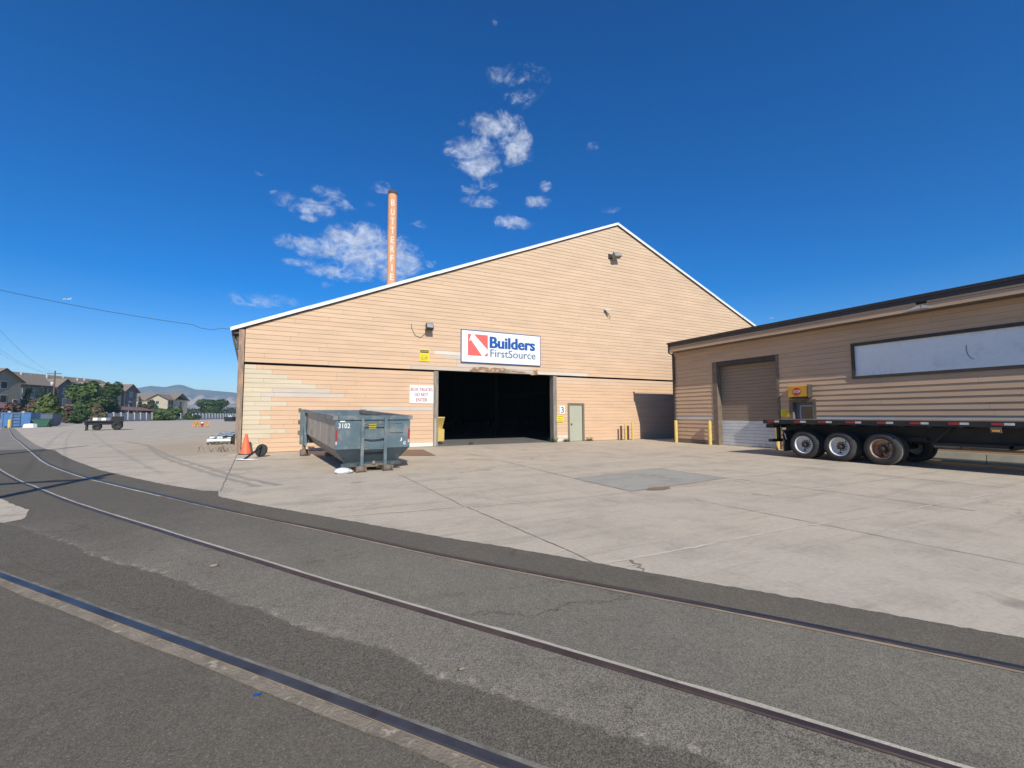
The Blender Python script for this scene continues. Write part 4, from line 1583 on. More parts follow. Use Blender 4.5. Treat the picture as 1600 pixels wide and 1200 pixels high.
wheel(AX[0], 0, "rimwhite")
wheel(AX[1], 0, "rimwhite")
wheel(AX[2], 0, "rimrust", True)
for y in AX:
    wheel(y, 1, "rimwhite")
m = MB()
for y in AX:
    m.tube([(.3, y, RW), (W_ - .3, y, RW)], .07, 10)
m.build("axle", "chassis", tr)
m = MB()
for x in (.68, 1.72):
    for y in AX:
        m.bx(x, x + .1, y + .25, y + .42, .45, ZD - .55)
        m.beam((x + .05, y + .33, .55), (x + .05, y, .58), .08, .05)
        m.lathe((x + .05, y - .18, .55), (0, 0, 1), [(0, .001), (0, .11), (.16, .12), (.16, .001)], 12)
    m.bx(x, x + .1, -4.4, -.6, .74, .82)
m.build("suspension", "chassis", tr)
for x in (.1, W_ - .75):
    m = MB()
    m.bx(x, x + .65, -.66, -.645, .2, .95)
    m.build("mud_flap", "rubber", tr)
m = MB()
m.bx(.12, W_ - .12, -.2, -.1, .5, .6)
for x in (.6, W_ - .7):
    m.bx(x, x + .1, -.2, -.1, .6, ZD - .3)
m.build("underride_guard", "chassis", tr)
for x in (.15, W_ - .45):
    m = MB()
    m.bx(x, x + .3, -.06, -.0, ZD - .29, ZD - .2)
    m.build("tail_lamp", "red", tr)
m = MB()
m.tube([(.12, -.55, 1.1), (.1, -.62, .98), (.1, -.72, .8), (.12, -.75, .62)], .014, 6)
m.build("air_hose", "grey_metal", tr)
m = MB()
m.bx(-.004, .03, 4.3 - TY, 4.49 - TY, 1.03, ZD - .15)
am = m.build("marker_bracket", "deckwood", tr)
m = MB()
m.bx(-.02, -.004, 4.33 - TY, 4.46 - TY, 1.06, 1.1)
m.build("marker_lamp", "barricade", am)
# slide rails, air tank and landing gear forward of the axles
m = MB()
m.bx(.62, .74, -6.4, -4.5, .62, .7)
m.bx(1.78, 1.9, -6.4, -4.5, .62, .7)
m.bx(.62, 1.9, -6.1, -6.02, .58, .72)
m.beam((.66, -4.55, .68), (.66, -4.95, ZD - .2), .05, .05)
m.build("slide_rail", "chassis", tr)
m = MB()
m.tube([(.72, -4.55, .62), (.72, -5.1, .62)], .085, 14)
m.tube([(.72, -5.1, .62), (.72, -6.0, .6)], .04, 8)
m.build("air_tank", "grey_metal", tr)
for x in (.55, 1.85):
    m = MB()
    m.bx(x - .06, x + .06, -10.6, -10.48, .05, ZD - .16)
    m.bx(x - .14, x + .14, -10.7, -10.4, 0, .05)
    m.build("landing_leg", "chassis", tr)
m = MB()
m.bx(.5, 1.3, -8.6, -6.9, .55, ZD - .3)
m.build("tool_box", "chassis", tr)

# ------------------------------------------------------------------ far side of the yard
LW = dict(smooth=False)


def crown(mb, blobs, n, size, c):
    tot = sum(b[3] * b[4] * b[5] for b in blobs)
    for b in blobs:
        k = int(n * (b[3] * b[4] * b[5]) / tot) + 8
        for _ in range(k):
            d = Vector((R.gauss(0, 1), R.gauss(0, 1), R.gauss(0, 1))).normalized()
            q = R.uniform(.3, 1.3) ** .6
            p = Vector((b[0] + d.x * b[3] * q, b[1] + d.y * b[4] * q, b[2] + d.z * b[5] * q))
            nn = (d + Vector((R.uniform(-.7, .7), R.uniform(-.7, .7), R.uniform(-.4, .9)))).normalized()
            a = nn.orthogonal().normalized()
            a = Matrix.Rotation(R.uniform(0, 6.28), 3, nn) @ a
            e = nn.cross(a)
            s1, s2 = size * R.uniform(.5, 1.3), size * R.uniform(.3, .8)
            v = R.uniform(.6, 1.45)
            w = R.uniform(-.12, .12)
            mb.add([p - a * s1, p + e * s2, p + a * s1, p - e * s2], [(0, 1, 2, 3)], 0, (c[0] * v * (1 + w), c[1] * v, c[2] * v * (1 - w)))


def tree(px, dep, w, h, c, label, kind="round", z0=0.0, name="tree", grp="trees and shrubs beyond the yard"):
    x, y = far(px, dep)
    t = thing(name, label, "shrub" if "shrub" in name else "tree", (x, y, 0), 0, grp)
    mb = MB()
    r = w / 2
    if kind == "cone":
        for k in range(7):
            f = k / 6
            mb_r = r * (1.05 - f) + .12 * r
            crown(mb, [(R.uniform(-.1, .1) * r, R.uniform(-.1, .1) * r, z0 + h * (.12 + .82 * f), mb_r, mb_r, h * .13)], int(230 * (1.15 - f)), .13 * w ** .5 + .12, c)
    else:
        bl = [(0, 0, z0 + h * .48, r * .55, r * .55, h * .4)]
        for k in range(17):
            a = R.uniform(0, 6.28)
            q = R.uniform(.25, .8)
            zz = R.uniform(.16, .95)
            q *= 1.15 - .55 * abs(zz - .4)
            bs = R.uniform(.13, .36)
            bl.append((math.cos(a) * r * q, math.sin(a) * r * q, z0 + h * zz, r * bs * 1.2, r * bs * 1.2, h * bs * .62))
        crown(mb, bl, int(1500 + 60 * w * h), .16 * min(w, 8) ** .5 + .1, c)
    mb.build("crown", "leaf", t, fix=False)
    m = MB()
    m.tube([(0, 0, 0), (.05 * r, 0, h * .3), (-.04 * r, .05 * r, h * .6), (0, 0, h * .85)], [w * .035 + .05, w * .03 + .04, w * .018 + .02, .02], 7)
    for k in range(4):
        a = k * 1.6 + R.uniform(-.3, .3)
        m.tube([(0, 0, h * .3), (math.cos(a) * r * .3, math.sin(a) * r * .3, h * .5), (math.cos(a) * r * .6, math.sin(a) * r * .6, h * .65)], [w * .02 + .02, w * .014 + .015, .015], 5)
    m.build("trunk", "bark", t)
    return t


def hz(py, dep, px=100):
    """height above ground of a point seen py rows down at a depth"""
    d = dirv(px, py)
    k = dep / (d.x * SY + d.y * CY)
    return CAM_H + d.z * k


def wpx(a, b, dep):
    return (b - a) / F_PX * dep


G1, G2, G3, G4 = (.065, .105, .03), (.045, .075, .026), (.036, .06, .03), (.095, .13, .036)
BRN = (.13, .09, .055)
for px, dep, a, b, top, kind, cc, lab in (
        (76, 84, 60, 92, 621, "round", G4, "bright green bushy tree behind the green hopper"),
        (136, 121, 114, 156, 601, "round", G1, "tall green tree in front of the long apartment block"),
        (167, 131, 150, 184, 602, "round", G2, "dark green tree touching the long apartment block's right end"),
        (124, 92, 112, 138, 640, "round", G2, "dark low tree leaning over the fence beside the taller green tree"),
        (43, 122, 33, 53, 604, "cone", G3, "dark conifer left of the utility pole by the cream walls"),
        (62, 124, 54, 71, 607, "cone", G3, "dark conifer just left of the far utility pole"),
        (87, 126, 78, 96, 612, "cone", G3, "dark conifer before the first slate gable right of the utility pole"),
        (219, 170, 212, 226, 622, "cone", G3, "dark conifer left of the cream apartment house"),
        (282, 205, 277, 287, 630, "cone", G2, "narrow conifer right of the cream apartment house"),
        (331, 240, 311, 354, 627, "round", G2, "broad dark green tree standing alone near the mountains")):
    hh = hz(top, dep, px)
    tree(px, dep, wpx(a, b, dep), hh, cc, lab, kind)
for px, dep, a, b, top, cc, lab in (
        (261, 150, 243, 280, 639, G1, "wide green shrub spilling over the pale fence"),
        (296, 166, 290, 301, 644, G1, "small green shrub against the pale fence right of the wide shrub"),
        (235, 172, 225, 246, 627, (.07, .085, .035), "rounded olive shrub before the cream apartment house"),
        (55, 98, 42, 68, 628, BRN, "brown dry shrub behind the blue skip"),
        (18, 100, 4, 32, 633, (.12, .07, .05), "reddish dry shrub below the left red carport"),
        (106, 100, 94, 116, 636, BRN, "brown dry shrub below the slate gables"),
        (152, 113, 142, 168, 632, (.12, .1, .05), "tan dry shrub over the right carport roof"),
        (308, 174, 304, 314, 649, (.04, .06, .03), "small dark shrub against the pale fence")):
    tree(px, dep, wpx(a, b, dep), hz(top, dep, px), cc, lab, name="shrub")

# distant tree belt: one far-off mass
m = MB()
for k in range(150):
    px = R.uniform(270, 420)
    dep = R.uniform(380, 700)
    x, y = far(px, dep)
    h = R.uniform(7, 12) * dep / 420 * .75
    crown(m, [(x, y, h * .5, h * .8, h * .8, h * .5)], 60, 1.6, (.04, .055, .03))
o = m.build("tree_belt", "leaf", fix=False)
o["kind"] = "stuff"

# precast fence
fa, fb = Vector(far(-60, 79)), Vector(far(395, 262))
N = 52
fo = thing("precast_fence", "long pale precast concrete fence with light posts across the far side of the yard", "fence", (fa.x, fa.y, 0))
m = MB()
hF = 2.55
dv = (fb - fa) / N
nv = Vector((dv.y, -dv.x)).normalized()
for k in range(N):
    a, b = dv * k, dv * (k + 1)
    m.hexa([(a.x, a.y, 0), (b.x, b.y, 0), (b.x - nv.x * .1, b.y - nv.y * .1, 0), (a.x - nv.x * .1, a.y - nv.y * .1, 0), (a.x, a.y, hF - .15), (b.x, b.y, hF - .15), (b.x - nv.x * .1, b.y - nv.y * .1, hF - .15), (a.x - nv.x * .1, a.y - nv.y * .1, hF - .15)])
m.build("panels", "fence", fo)
pm_ = None
for k in range(N + 1):
    if pm_ is None:
        m = MB()
        m.box((0, 0, hF / 2), (.42, .42, hF))
        m.box((0, 0, hF + .04), (.5, .5, .08))
        pm_ = m.build("post", "fencepost", fo)
        o = pm_
    else:
        o = pm_.copy()
        COL.objects.link(o)
        o.parent = fo
    a = dv * k
    o.location = (a.x, a.y, 0)
    o.rotation_euler = (0, 0, math.atan2(dv.y, dv.x))

# apartments
KB = 1.25
E1 = Vector((.34, .94, 0)).normalized()
E2 = Vector((E1.y, -E1.x, 0))
EZ, RZ = 10.9, 14.6


def local(o):
    return Matrix((E1, E2, Vector((0, 0, 1)))).transposed().to_4x4()


def window(par, u, v, z, face, w=1.3, h=1.6):
    """face 'e2' looks along +E2, 'e1' looks along -E1"""
    fr = MB()
    pn = MB()
    if face == "e2":
        fr.bx(u - w / 2 - .12, u + w / 2 + .12, v, v + .06, z - .12, z + h + .12)
        pn.bx(u - w / 2, u + w / 2, v + .06, v + .08, z, z + h)
    else:
        fr.bx(u - .06, u, v - w / 2 - .12, v + w / 2 + .12, z - .12, z + h + .12)
        pn.bx(u - .08, u - .06, v - w / 2, v + w / 2, z, z + h)
    f = fr.build("window", "winframe", par)
    pn.build("pane", "glass", f)


def gable_roof(mb, u0, u1, v0, v1, ez, rz, axis, ov=.8, th=.3):
    """roof slabs; axis 'u': ridge along u"""
    if axis == "u":
        vm = (v0 + v1) / 2
        hw = (v1 - v0) / 2
        sl = (rz - ez) / hw
        for sg_ in (-1, 1):
            mb.prism([(u0 - ov, vm, rz), (u0 - ov, vm + sg_ * (hw + ov), ez - ov * sl), (u0 - ov, vm + sg_ * (hw + ov), ez - ov * sl + th), (u0 - ov, vm, rz + th)], (u1 - u0 + 2 * ov, 0, 0))
    else:
        um = (u0 + u1) / 2
        hw = (u1 - u0) / 2
        sl = (rz - ez) / hw
        for sg_ in (-1, 1):
            mb.prism([(um, v0 - ov, rz), (um + sg_ * (hw + ov), v0 - ov, ez - ov * sl), (um + sg_ * (hw + ov), v0 - ov, ez - ov * sl + th), (um, v0 - ov, rz + th)], (0, v1 - v0 + 2 * ov, 0))


def rake(mb, u0, u1, v, ez, rz, axis, ov=.8):
    if axis == "v":   # gable facing +E2 at v
        um, hw = (u0 + u1) / 2, (u1 - u0) / 2
        sl = (rz - ez) / hw
        for sg_ in (-1, 1):
            mb.prism([(um, v, rz - .1), (um + sg_ * (hw + ov), v, ez - ov * sl - .1), (um + sg_ * (hw + ov), v, ez - ov * sl + .34), (um, v, rz + .34)], (0, .06, 0))
    else:
        vm, hw = (u0 + u1) / 2, (u1 - u0) / 2
        sl = (rz - ez) / hw
        for sg_ in (-1, 1):
            mb.prism([(v, vm, rz - .1), (v, vm + sg_ * (hw + ov), ez - ov * sl - .1), (v, vm + sg_ * (hw + ov), ez - ov * sl + .34), (v, vm, rz + .34)], (-.06, 0, 0))


def apt(label, px, dep):
    x, y = far(px, dep)
    t = thing("apartment_building", label, "apartment building", (x, y, 0), math.atan2(E1.y, E1.x), "apartment buildings beyond the fence")
    return t


# local axes of each block: u along E1 (away), v along -E2 ... so mirror: right-hand axis is -v
def gable_block(t, u0, u1, v0, v1, ez, rz, wall, win=True):
    m = MB()
    m.bx(u0, u1, v0, v1, -.3, ez)
    um = (u0 + u1) / 2
    m.prism([(u0, v0, ez), (u1, v0, ez), (um, v0, rz)], (0, v1 - v0, 0))
    m.build("gable_wall", wall, t)
    m = MB()
    gable_roof(m, u0, u1, v0, v1, ez + .02, rz + .02, "v", .6)
    m.build("gable_roof", "shingle", t)
    m = MB()
    rake(m, u0, u1, v0 - .68, ez, rz, "v", .6)
    m.build("rake_board", "fasciabrown", t)


# NB: with rz = atan2(E1), local x = E1 and local y = -E2, so faces toward the yard sit at negative y
def awin(par, u, y, z, w=1.3, h=1.7):
    fr = MB()
    fr.bx(u - w / 2 - .15, u + w / 2 + .15, y - .06, y, z - .15, z + h + .15)
    f = fr.build("window", "winframe", par)
    pn = MB()
    pn.bx(u - w / 2, u + w / 2, y - .09, y - .06, z, z + h)
    pn.build("pane", "glass", f)


def ewin(par, x, v, z, w=1.3, h=1.7):
    fr = MB()
    fr.bx(x - .06, x, v - w / 2 - .15, v + w / 2 + .15, z - .15, z + h + .15)
    f = fr.build("window", "winframe", par)
    pn = MB()
    pn.bx(x - .09, x - .06, v - w / 2, v + w / 2, z, z + h)
    pn.build("pane", "glass", f)


def balcony(par, u0, u1, y, n=3):
    m = MB()
    for k in range(n):
        z = 1.0 + k * 3.3
        m.bx(u0, u1, y - 1.6, y, z - .25, z)
        m.bx(u0, u1, y - 1.62, y - 1.55, z + .95, z + 1.05)
        for q in range(int((u1 - u0) / .35)):
            m.bx(u0 + q * .35, u0 + q * .35 + .08, y - 1.61, y - 1.56, z, z + .95)
    for u in (u0, u1 - .25):
        m.bx(u, u + .25, y - 1.65, y - 1.4, 0, EZ - .5)
    m.build("balcony", "fasciabrown", par)
    m = MB()
    for k in range(n):
        m.bx(u0 + .3, u1 - .3, y - .04, y, 1.1 + k * 3.3, 3.4 + k * 3.3)
    m.build("patio_door", "glass", par)


# long block
t = apt("long olive and cream apartment block with brown roof and slate gables", 54, 103 * KB)
u0, u1 = -4.5, 33
m = MB()
m.bx(u0, u1, 0, 16, -.3, EZ)
m.build("wall", "cream", t)
m = MB()
gable_roof(m, u0, u1, 0, 16, EZ, RZ, "u", 1.0)
m.build("roof", "shingle", t)
m = MB()
for k in range(9):
    m.bx(u0 + 3 + k * 3.7, u0 + 3.3 + k * 3.7, 5.2 + (k % 3) * .7, 5.6 + (k % 3) * .7, RZ - 1.6, RZ - .2 + (k % 2) * .3)
m.build("roof_vent", "winframe", t)
m = MB()
m.bx(u0 - 1, u1 + 1, -1.06, -1.0, EZ - .75, EZ - .25)
m.build("eave_board", "fasciabrown", t)
gable_block(t, 5.6, 10.8, -1.2, 6, EZ, 13.0, "slate")
gable_block(t, 12.4, 16.7, -1.2, 6, EZ - .2, 12.4, "slate")
gable_block(t, 24.2, 29.6, -1.2, 6, EZ, 12.7, "slate")
for z in (2, 5.3, 8.6):
    awin(t, 8.2, -1.2, z)
    awin(t, 27, -1.2, z)
    ewin(t, u0, 4, z)
awin(t, 14.5, -1.2, 8.4)
balcony(t, 17.2, 23.5, -.0)
balcony(t, .2, 5.0, 0)
for u in (-3.2, -1.0):
    for z in (2, 5.3, 8.4):
        awin(t, u, 0, z, 1.1, 1.5)
# near block at the left frame edge
t = apt("olive apartment gable cut by the left picture edge", 24, 95 * KB)
m = MB()
m.bx(-30, -9.4, 1.5, 14, -.3, EZ)
m.build("wall", "olive", t)
m = MB()
gable_roof(m, -30, -9.4, 1.5, 14, EZ, RZ, "u", .8)
m.build("roof", "shingle", t)
gable_block(t, -9.2, 0, -1, 12, EZ, RZ - .7, "olive")
for z in (2, 5.3, 8.9):
    awin(t, -4.4, -1, z, 1.6, 1.8)
awin(t, -1.3, -1, 5.1, .9, .9)
# third
t = apt("slate and olive apartment gable right of the big trees", 194, 130 * KB)
m = MB()
m.bx(0, 6.2, 0, 15, -.3, EZ)
m.prism([(0, 0, EZ), (6.2, 0, EZ), (3.1, 0, RZ - 1.3)], (0, 15, 0))
m.build("wall", "olive", t)
m = MB()
m.bx(.1, 6.1, -.05, 0, -.3, EZ)
m.prism([(0.1, -.05, EZ), (6.1, -.05, EZ), (3.1, -.05, RZ - 1.4)], (0, .05, 0))
m.build("gable_wall", "slate", t)
m = MB()
gable_roof(m, 0, 6.2, 0, 15, EZ, RZ - 1.3, "v", .7)
m.build("roof", "shingle", t)
m = MB()
rake(m, 0, 6.2, -.78, EZ, RZ - 1.3, "v", .7)
m.bx(-.72, -.66, -.7, 15.5, EZ - .75, EZ - .3)
m.build("rake_board", "fasciabrown", t)
m = MB()
m.bx(-.08, .25, -.08, .2, 0, EZ)
m.build("corner_board", "cream", t)
for z in (2.2, 5.2, 8.8):
    awin(t, 3.1, -.05, z)
# fourth
t = apt("cream apartment house with brown roof left of the mountains", 240, 200 * KB)
m = MB()
m.bx(0, 13, -10.5, 14, -.3, EZ)
m.build("wall", "cream", t)
m = MB()
gable_roof(m, 0, 13, -10.5, 10.5, EZ, RZ, "v", .9)
m.build("roof", "shingle", t)
m = MB()
m.bx(-5, 0, -10.5, -.5, -.3, EZ)
m.prism([(-5, -10.5, EZ), (-5, -.5, EZ), (-5, -5.5, RZ - 1)], (9, 0, 0))
m.build("gable_wall", "cream", t)
m = MB()
gable_roof(m, -5, 4, -10.5, -.5, EZ + .02, RZ - .98, "u", .8)
m.build("gable_roof", "shingle", t)
m = MB()
rake(m, -10.5, -.5, -5.82, EZ, RZ - 1, "u", .8)
rake(m, 5.0, 10.5, -.95, EZ - .8, RZ - 2.3, "u", .3)
m.build("rake_board", "fasciabrown", t)
for z in (5.2, 8.2):
    ewin(t, -5, -5.2, z, 1.6, 1.8)
m = MB()
for k in range(3):
    m.bx(-5.05, 0, -12.2, -10.5, .9 + k * 3.3, 1.15 + k * 3.3)
    m.bx(-4.5, -.5, -10.56, -10.5, 1.3 + k * 3.3, 3.6 + k * 3.3)
m.bx(-5.05, -4.8, -12.2, -11.95, 0, EZ)
m.build("balcony", "fasciabrown", t)

# carports
for a, b, d0, d1, lab in ((-40, 40, 96, 108, "red metal carport roof at the left picture edge"), (140, 256, 122, 178, "long red metal carport roof behind the middle of the fence")):
    p0, p1 = Vector((*far(a, d0), 0)), Vector((*far(b, d1), 0))
    t = thing("carport", lab, "carport", p0, 0, "carports behind the fence")
    d = p1 - p0
    n = Vector((-d.y, d.x, 0)).normalized()
    up = Vector((0, 0, 1))
    m = MB()
    z0, z1 = 3.45, 4.75
    P = []
    for q, z in ((Vector((0, 0, 0)), z0), (n * 5, z1)):
        P.append(q + up * z)
    m.hexa([P[0], P[0] + d, P[1] + d, P[1], P[0] + up * .15, P[0] + d + up * .15, P[1] + d + up * .15, P[1] + up * .15])
    m.build("roof", "carport", t)
    m = MB()
    for k in range(9):
        q = d * ((k + .5) / 9) + n * 2.5
        m.bx(q.x - .12, q.x + .12, q.y - .12, q.y + .12, 0, 4.05)
    m.build("post", "fasciabrown", t)

# utility poles, wires
def pole(loc, h, label, arm=True, rz=0.0, off=0.0):
    t = thing("utility_pole", label, "utility pole", loc, rz, "utility poles")
    m = MB()
    m.tube([(0, 0, -.3), (0, 0, h)], [.16, .11], 10)
    m.build("post", "polewood", t)
    if arm:
        m = MB()
        m.bx(-1.5 + off, 1.5 + off, -.2, -.1, h - .75, h - .6)
        m.build("crossarm", "polewood", t)
        for x in (-1.35, -.5, .5, 1.35):
            m = MB()
            m.lathe((x + off, -.15, h - .6), (0, 0, 1), [(0, .03), (.1, .05), (.16, .03), (.17, .001)], 8)
            m.build("insulator", "white", t)
    return t


fx_, fy_ = far(83, 92)
hp = hz(579, 92, 83)
t = pole((fx_, fy_, 0), hp, "wooden utility pole with crossarm and pale transformer before the apartments", rz=YAW * -1)
m = MB()
m.lathe((-.2, -.25, hp - 3.2), (0, 0, 1), [(0, .001), (0, .26), (.75, .26), (.8, .1), (.8, .001)], 12)
m.build("transformer", "winframe", t)
pole((-6.98, .75, 0), 10.2, "utility pole with crossarm just outside the left picture edge", rz=.05, off=-1.2)
pole((-11.15, 21.2, 0), 6.4, "short service pole without crossarm beyond the left picture edge", arm=False)


def wire(a, b, sag, r, label, name="power_line", kink=None):
    a, b = Vector(a), Vector(b)
    pts = []
    for i in range(41):
        f = i / 40
        p = a.lerp(b, f)
        p.z -= sag * 4 * f * (1 - f)
        if kink and abs(f - kink) < .035:
            p.z -= .1
        pts.append(p)
    m = MB()
    m.tube(pts, r, 5)
    o = m.build(name, "cable")
    return tag(o, label, "power line", "overhead wires")


ca, sa = math.cos(-YAW), math.sin(-YAW)
for k, (o1, o2, lab) in enumerate(((-1.35, -1.35, "overhead wire at the left end of the far pole's crossarm"), (-.5, -.5, "overhead wire left of the far pole's middle"), (1.35, 1.35, "overhead wire at the right end of the far pole's crossarm"))):
    wire((-6.98 + o1, .75 - .15, 9.75), (fx_ + o2 * ca, fy_ + o2 * sa, hp - .45), 2.0 + k * .25, .008, lab)
wire((X0 - .3, D - .15, 5.0), (-11.15, 21.2, 6.3), .2, .0085, "black service wire sagging to the warehouse eave corner", "service_wire", .1)

# skips, hopper and odds at the far left
x, y = far(29, 62)
t = thing("skip", "blue skip with ladder rungs at the far left of the yard", "dumpster", (x, y, 0), -YAW + .5)
m = MB()
m.prism([(-1.5, 0, .15), (1.3, 0, .15), (1.35, 0, 2.0), (-1.45, 0, 2.0)], (0, 3, 0))
m.bx(-1.5, 1.4, -.06, 3.06, 1.95, 2.08)
m.bx(-1.6, -1.4, -.08, 0, 0, 2)
m.build("body", "skipblue", t)
m = MB()
for z in (.55, 1.0, 1.45, 1.8):
    m.bx(-.45, .25, -.12, -.04, z, z + .08)
for xx in (-.5, .25):
    m.bx(xx, xx + .08, -.12, 0, .3, 1.9)
m.build("ladder", "skipdark", t)
m = MB()
m.bx(-1.3, 1.2, .2, 2.9, 0, .15)
m.build("skid", "chassis", t)
x, y = far(52, 68)
t = thing("skip", "dark slate skip standing right behind the blue skip", "dumpster", (x, y, 0), -YAW + .5)
m = MB()
m.prism([(-1.6, 0, .15), (2.2, 0, .15), (2.3, 0, 1.95), (-1.6, 0, 1.95)], (0, 3.4, 0))
m.bx(-1.66, 2.36, -.06, 3.46, 1.9, 2.0)
m.build("body", "skipdark", t)
m = MB()
m.bx(-1.4, 2, .2, 3.3, 0, .15)
m.build("skid", "chassis", t)
x, y = far(66, 63)
t = thing("skip", "green sloping skip right of the blue skip", "dumpster", (x, y, 0), -YAW + .5)
m = MB()
m.prism([(-1.1, 0, 1.15), (.95, 0, 1.15), (.65, 0, .1), (-.3, 0, .1)], (0, 1.6, 0))
m.bx(-1.15, 1.0, -.05, 1.65, 1.1, 1.18)
m.build("body", "skipgreen", t)
m = MB()
m.bx(-.3, .7, .05, 1.5, 0, .1)
m.bx(.7, .85, .1, .25, 0, .9)
m.build("skid", "chassis", t)
x, y = far(46.5, 61)
m = MB()
m.prism([(-.78, 0, .0), (.75, 0, 0), (.7, 0, .5), (.2, 0, .56), (-.6, 0, .48)], (0, .5, 0))
o = m.build("foam_block", "white")
o.location = (x, y, 0)
o.rotation_euler = (0, 0, -YAW)
tag(o, "white block lying between the blue skip and green skip", "foam block")
for px, dep, lab in ((17.5, 60, "yellow bollard in front of the blue skip"), (1, 66, "yellow bollard at the left picture edge beside the fence")):
    x, y = far(px, dep)
    bollard("bollard", "bollard", (x, y, 0), 1.15, .17, lab, "bollards by the skips")
# parked flatbed body
x, y = far(165, 48)
t = thing("flatbed_truck_body", "parked dark flatbed on wheels and prop legs out in the yard", "flatbed", (x, y, 0), -YAW + .7)
m = MB()
m.bx(-1.65, 1.55, 0, 2.0, .92, 1.06)
m.bx(-1.7, -1.65, -.02, 2.02, .86, 1.0)
m.build("deck", "chassis", t)
m = MB()
m.bx(.5, 1.55, .3, 2.0, 1.06, 1.12)
m.bx(.5, 1.55, 1.9, 2.0, 1.1, 1.5)
m.bx(1.45, 1.55, .1, 2.0, 1.1, 1.5)
m.build("headboard", "chassis", t)
m = MB()
m.bx(-1.6, 1.5, .6, .8, .6, .92)
m.bx(-1.6, 1.5, 1.6, 1.8, .6, .92)
m.bx(-1.45, 1.4, .15, .3, .7, .9)
m.build("chassis_frame", "chassis", t)
for xx, yy in ((-1.42, .1), (-1.42, 1.85)):
    m = MB()
    m.bx(xx - .06, xx + .06, yy - .06, yy + .06, 0, .92)
    m.bx(xx - .14, xx + .14, yy - .14, yy + .14, 0, .05)
    m.build("prop_leg", "chassis", t)
for xx in (-.6, 1.05):
    for yy in (.02, 1.5):
        m = MB()
        m.lathe((xx, yy, .38 if xx < 0 else .48), (0, 1, 0), [(.06, .001), (.06, .2), (.0, .24), (.03, .36 if xx < 0 else .46), (.25, .38 if xx < 0 else .48), (.42, .36), (.45, .1)], 20)
        m.build("wheel", "chassis", t)
for px, dep, lab in ((150, 48.6, "left white box on the parked flatbed"), (163.5, 49, "right white box on the parked flatbed")):
    bx_, by_ = far(px, dep)
    m = MB()
    m.prism([(-.26, 0, 0), (.26, 0, 0), (.28, 0, .3), (-.22, 0, .3)], (0, .5, 0))
    o = m.build("crate", "white")
    o.location = (bx_, by_, 1.06)
    o.rotation_euler = (0, 0, -YAW)
    tag(o, lab, "crate", "white boxes on the flatbed")
# barricades
for px, dep, lab in ((306.5, 61.5, "leftmost orange A-frame barricade out in the yard"), (311, 62, "second orange A-frame barricade, beside the leftmost one"), (325.5, 61.5, "orange A-frame barricade nearest the warehouse, set apart on the right")):
    x, y = far(px, dep)
    t = thing("barricade", lab, "barricade", (x, y, 0), -YAW + .9, "orange barricades in the yard")
    for yy in (-.5, .45):
        m = MB()
        m.beam((-.22, yy, 0), (0, yy, .85), .09, .06)
        m.beam((.22, yy, 0), (0, yy, .85), .09, .06)
        m.build("leg", "barricade", t)
    m = MB()
    m.bx(-.1, -.05, -.55, .55, .6, .8)
    m.bx(-.16, -.11, -.55, .55, .3, .45)
    m.build("board", "barricade", t)
x, y = far(317.5, 61.5)
t = thing("fire_hydrant", "small red hydrant with white top between the barricades", "hydrant", (x, y, 0))
m = MB()
m.lathe((0, 0, 0), (0, 0, 1), [(0, .16), (.05, .16), (.06, .11), (.45, .11), (.46, .15), (.5, .15)], 12)
m.lathe((-.2, 0, .35), (1, 0, 0), [(0, .001), (0, .06), (.4, .06), (.4, .001)], 8)
m.build("barrel", "red", t)
m = MB()
m.lathe((0, 0, .5), (0, 0, 1), [(0, .15), (.08, .13), (.16, .05), (.2, .03), (.2, .001)], 12)
m.build("bonnet", "white", t)
x, y = far(358, 110)
t = thing("skip", "small black skip by the fence near the corner post", "dumpster", (x, y, 0), -YAW)
m = MB()
m.prism([(-1.0, 0, .15), (1.0, 0, .15), (1.15, 0, 1.2), (-1.15, 0, 1.2)], (0, 1.8, 0))
m.bx(-1.2, 1.2, -.05, 1.85, 1.15, 1.25)
m.build("body", "chassis", t)
m = MB()
m.bx(-.2, .6, .3, 1, 1.25, 1.6)
m.build("load", "winframe", t)

# chimney
cx, cy = far(608.6, 80)
ch = thing("chimney_stack", "tall tapering tan chimney stack with white vertical letters behind the warehouse roof", "chimney", (cx, cy, 0))
H = hz(300, 80, 608)
cr_ = lambda z: .875 - .06 * z / H
m = MB()
m.lathe((0, 0, 0), (0, 0, 1), [(0, cr_(0)), (H * .25, cr_(H * .25)), (H * .5, cr_(H * .5)), (H * .75, cr_(H * .75)), (H - .62, cr_(H))], 40)
m.build("shaft", "chimney", ch)
m = MB()
m.lathe((0, 0, 0), (0, 0, 1), [(H - .66, cr_(H) + .003), (H - .6, cr_(H) + .05), (H, cr_(H) + .05), (H, cr_(H) - .18), (H - 3, cr_(H) - .18)], 40)
m.build("cap", "sooty", ch)
fa_ = math.atan2(-cy, -cx) + .02
m = MB()


def wrapz(X, Z):
    rad = cr_(Z) + .012
    a = fa_ + X / rad
    return Vector((math.cos(a) * rad, math.sin(a) * rad, Z))


for k, L in enumerate("BUTTERFIE"):
    zc = hz(319.6 + k * 14.4, 80, 609)
    hw_ = .09 if L == "I" else .33
    text(m, L, (0, 0, 0), (1, 0, 0), (0, 0, 1), -hw_ + .04, hw_ + .04, zc - .6, zc + .6, bold=.006, warp=wrapz)
m.build("lettering", "letterwhite", ch)

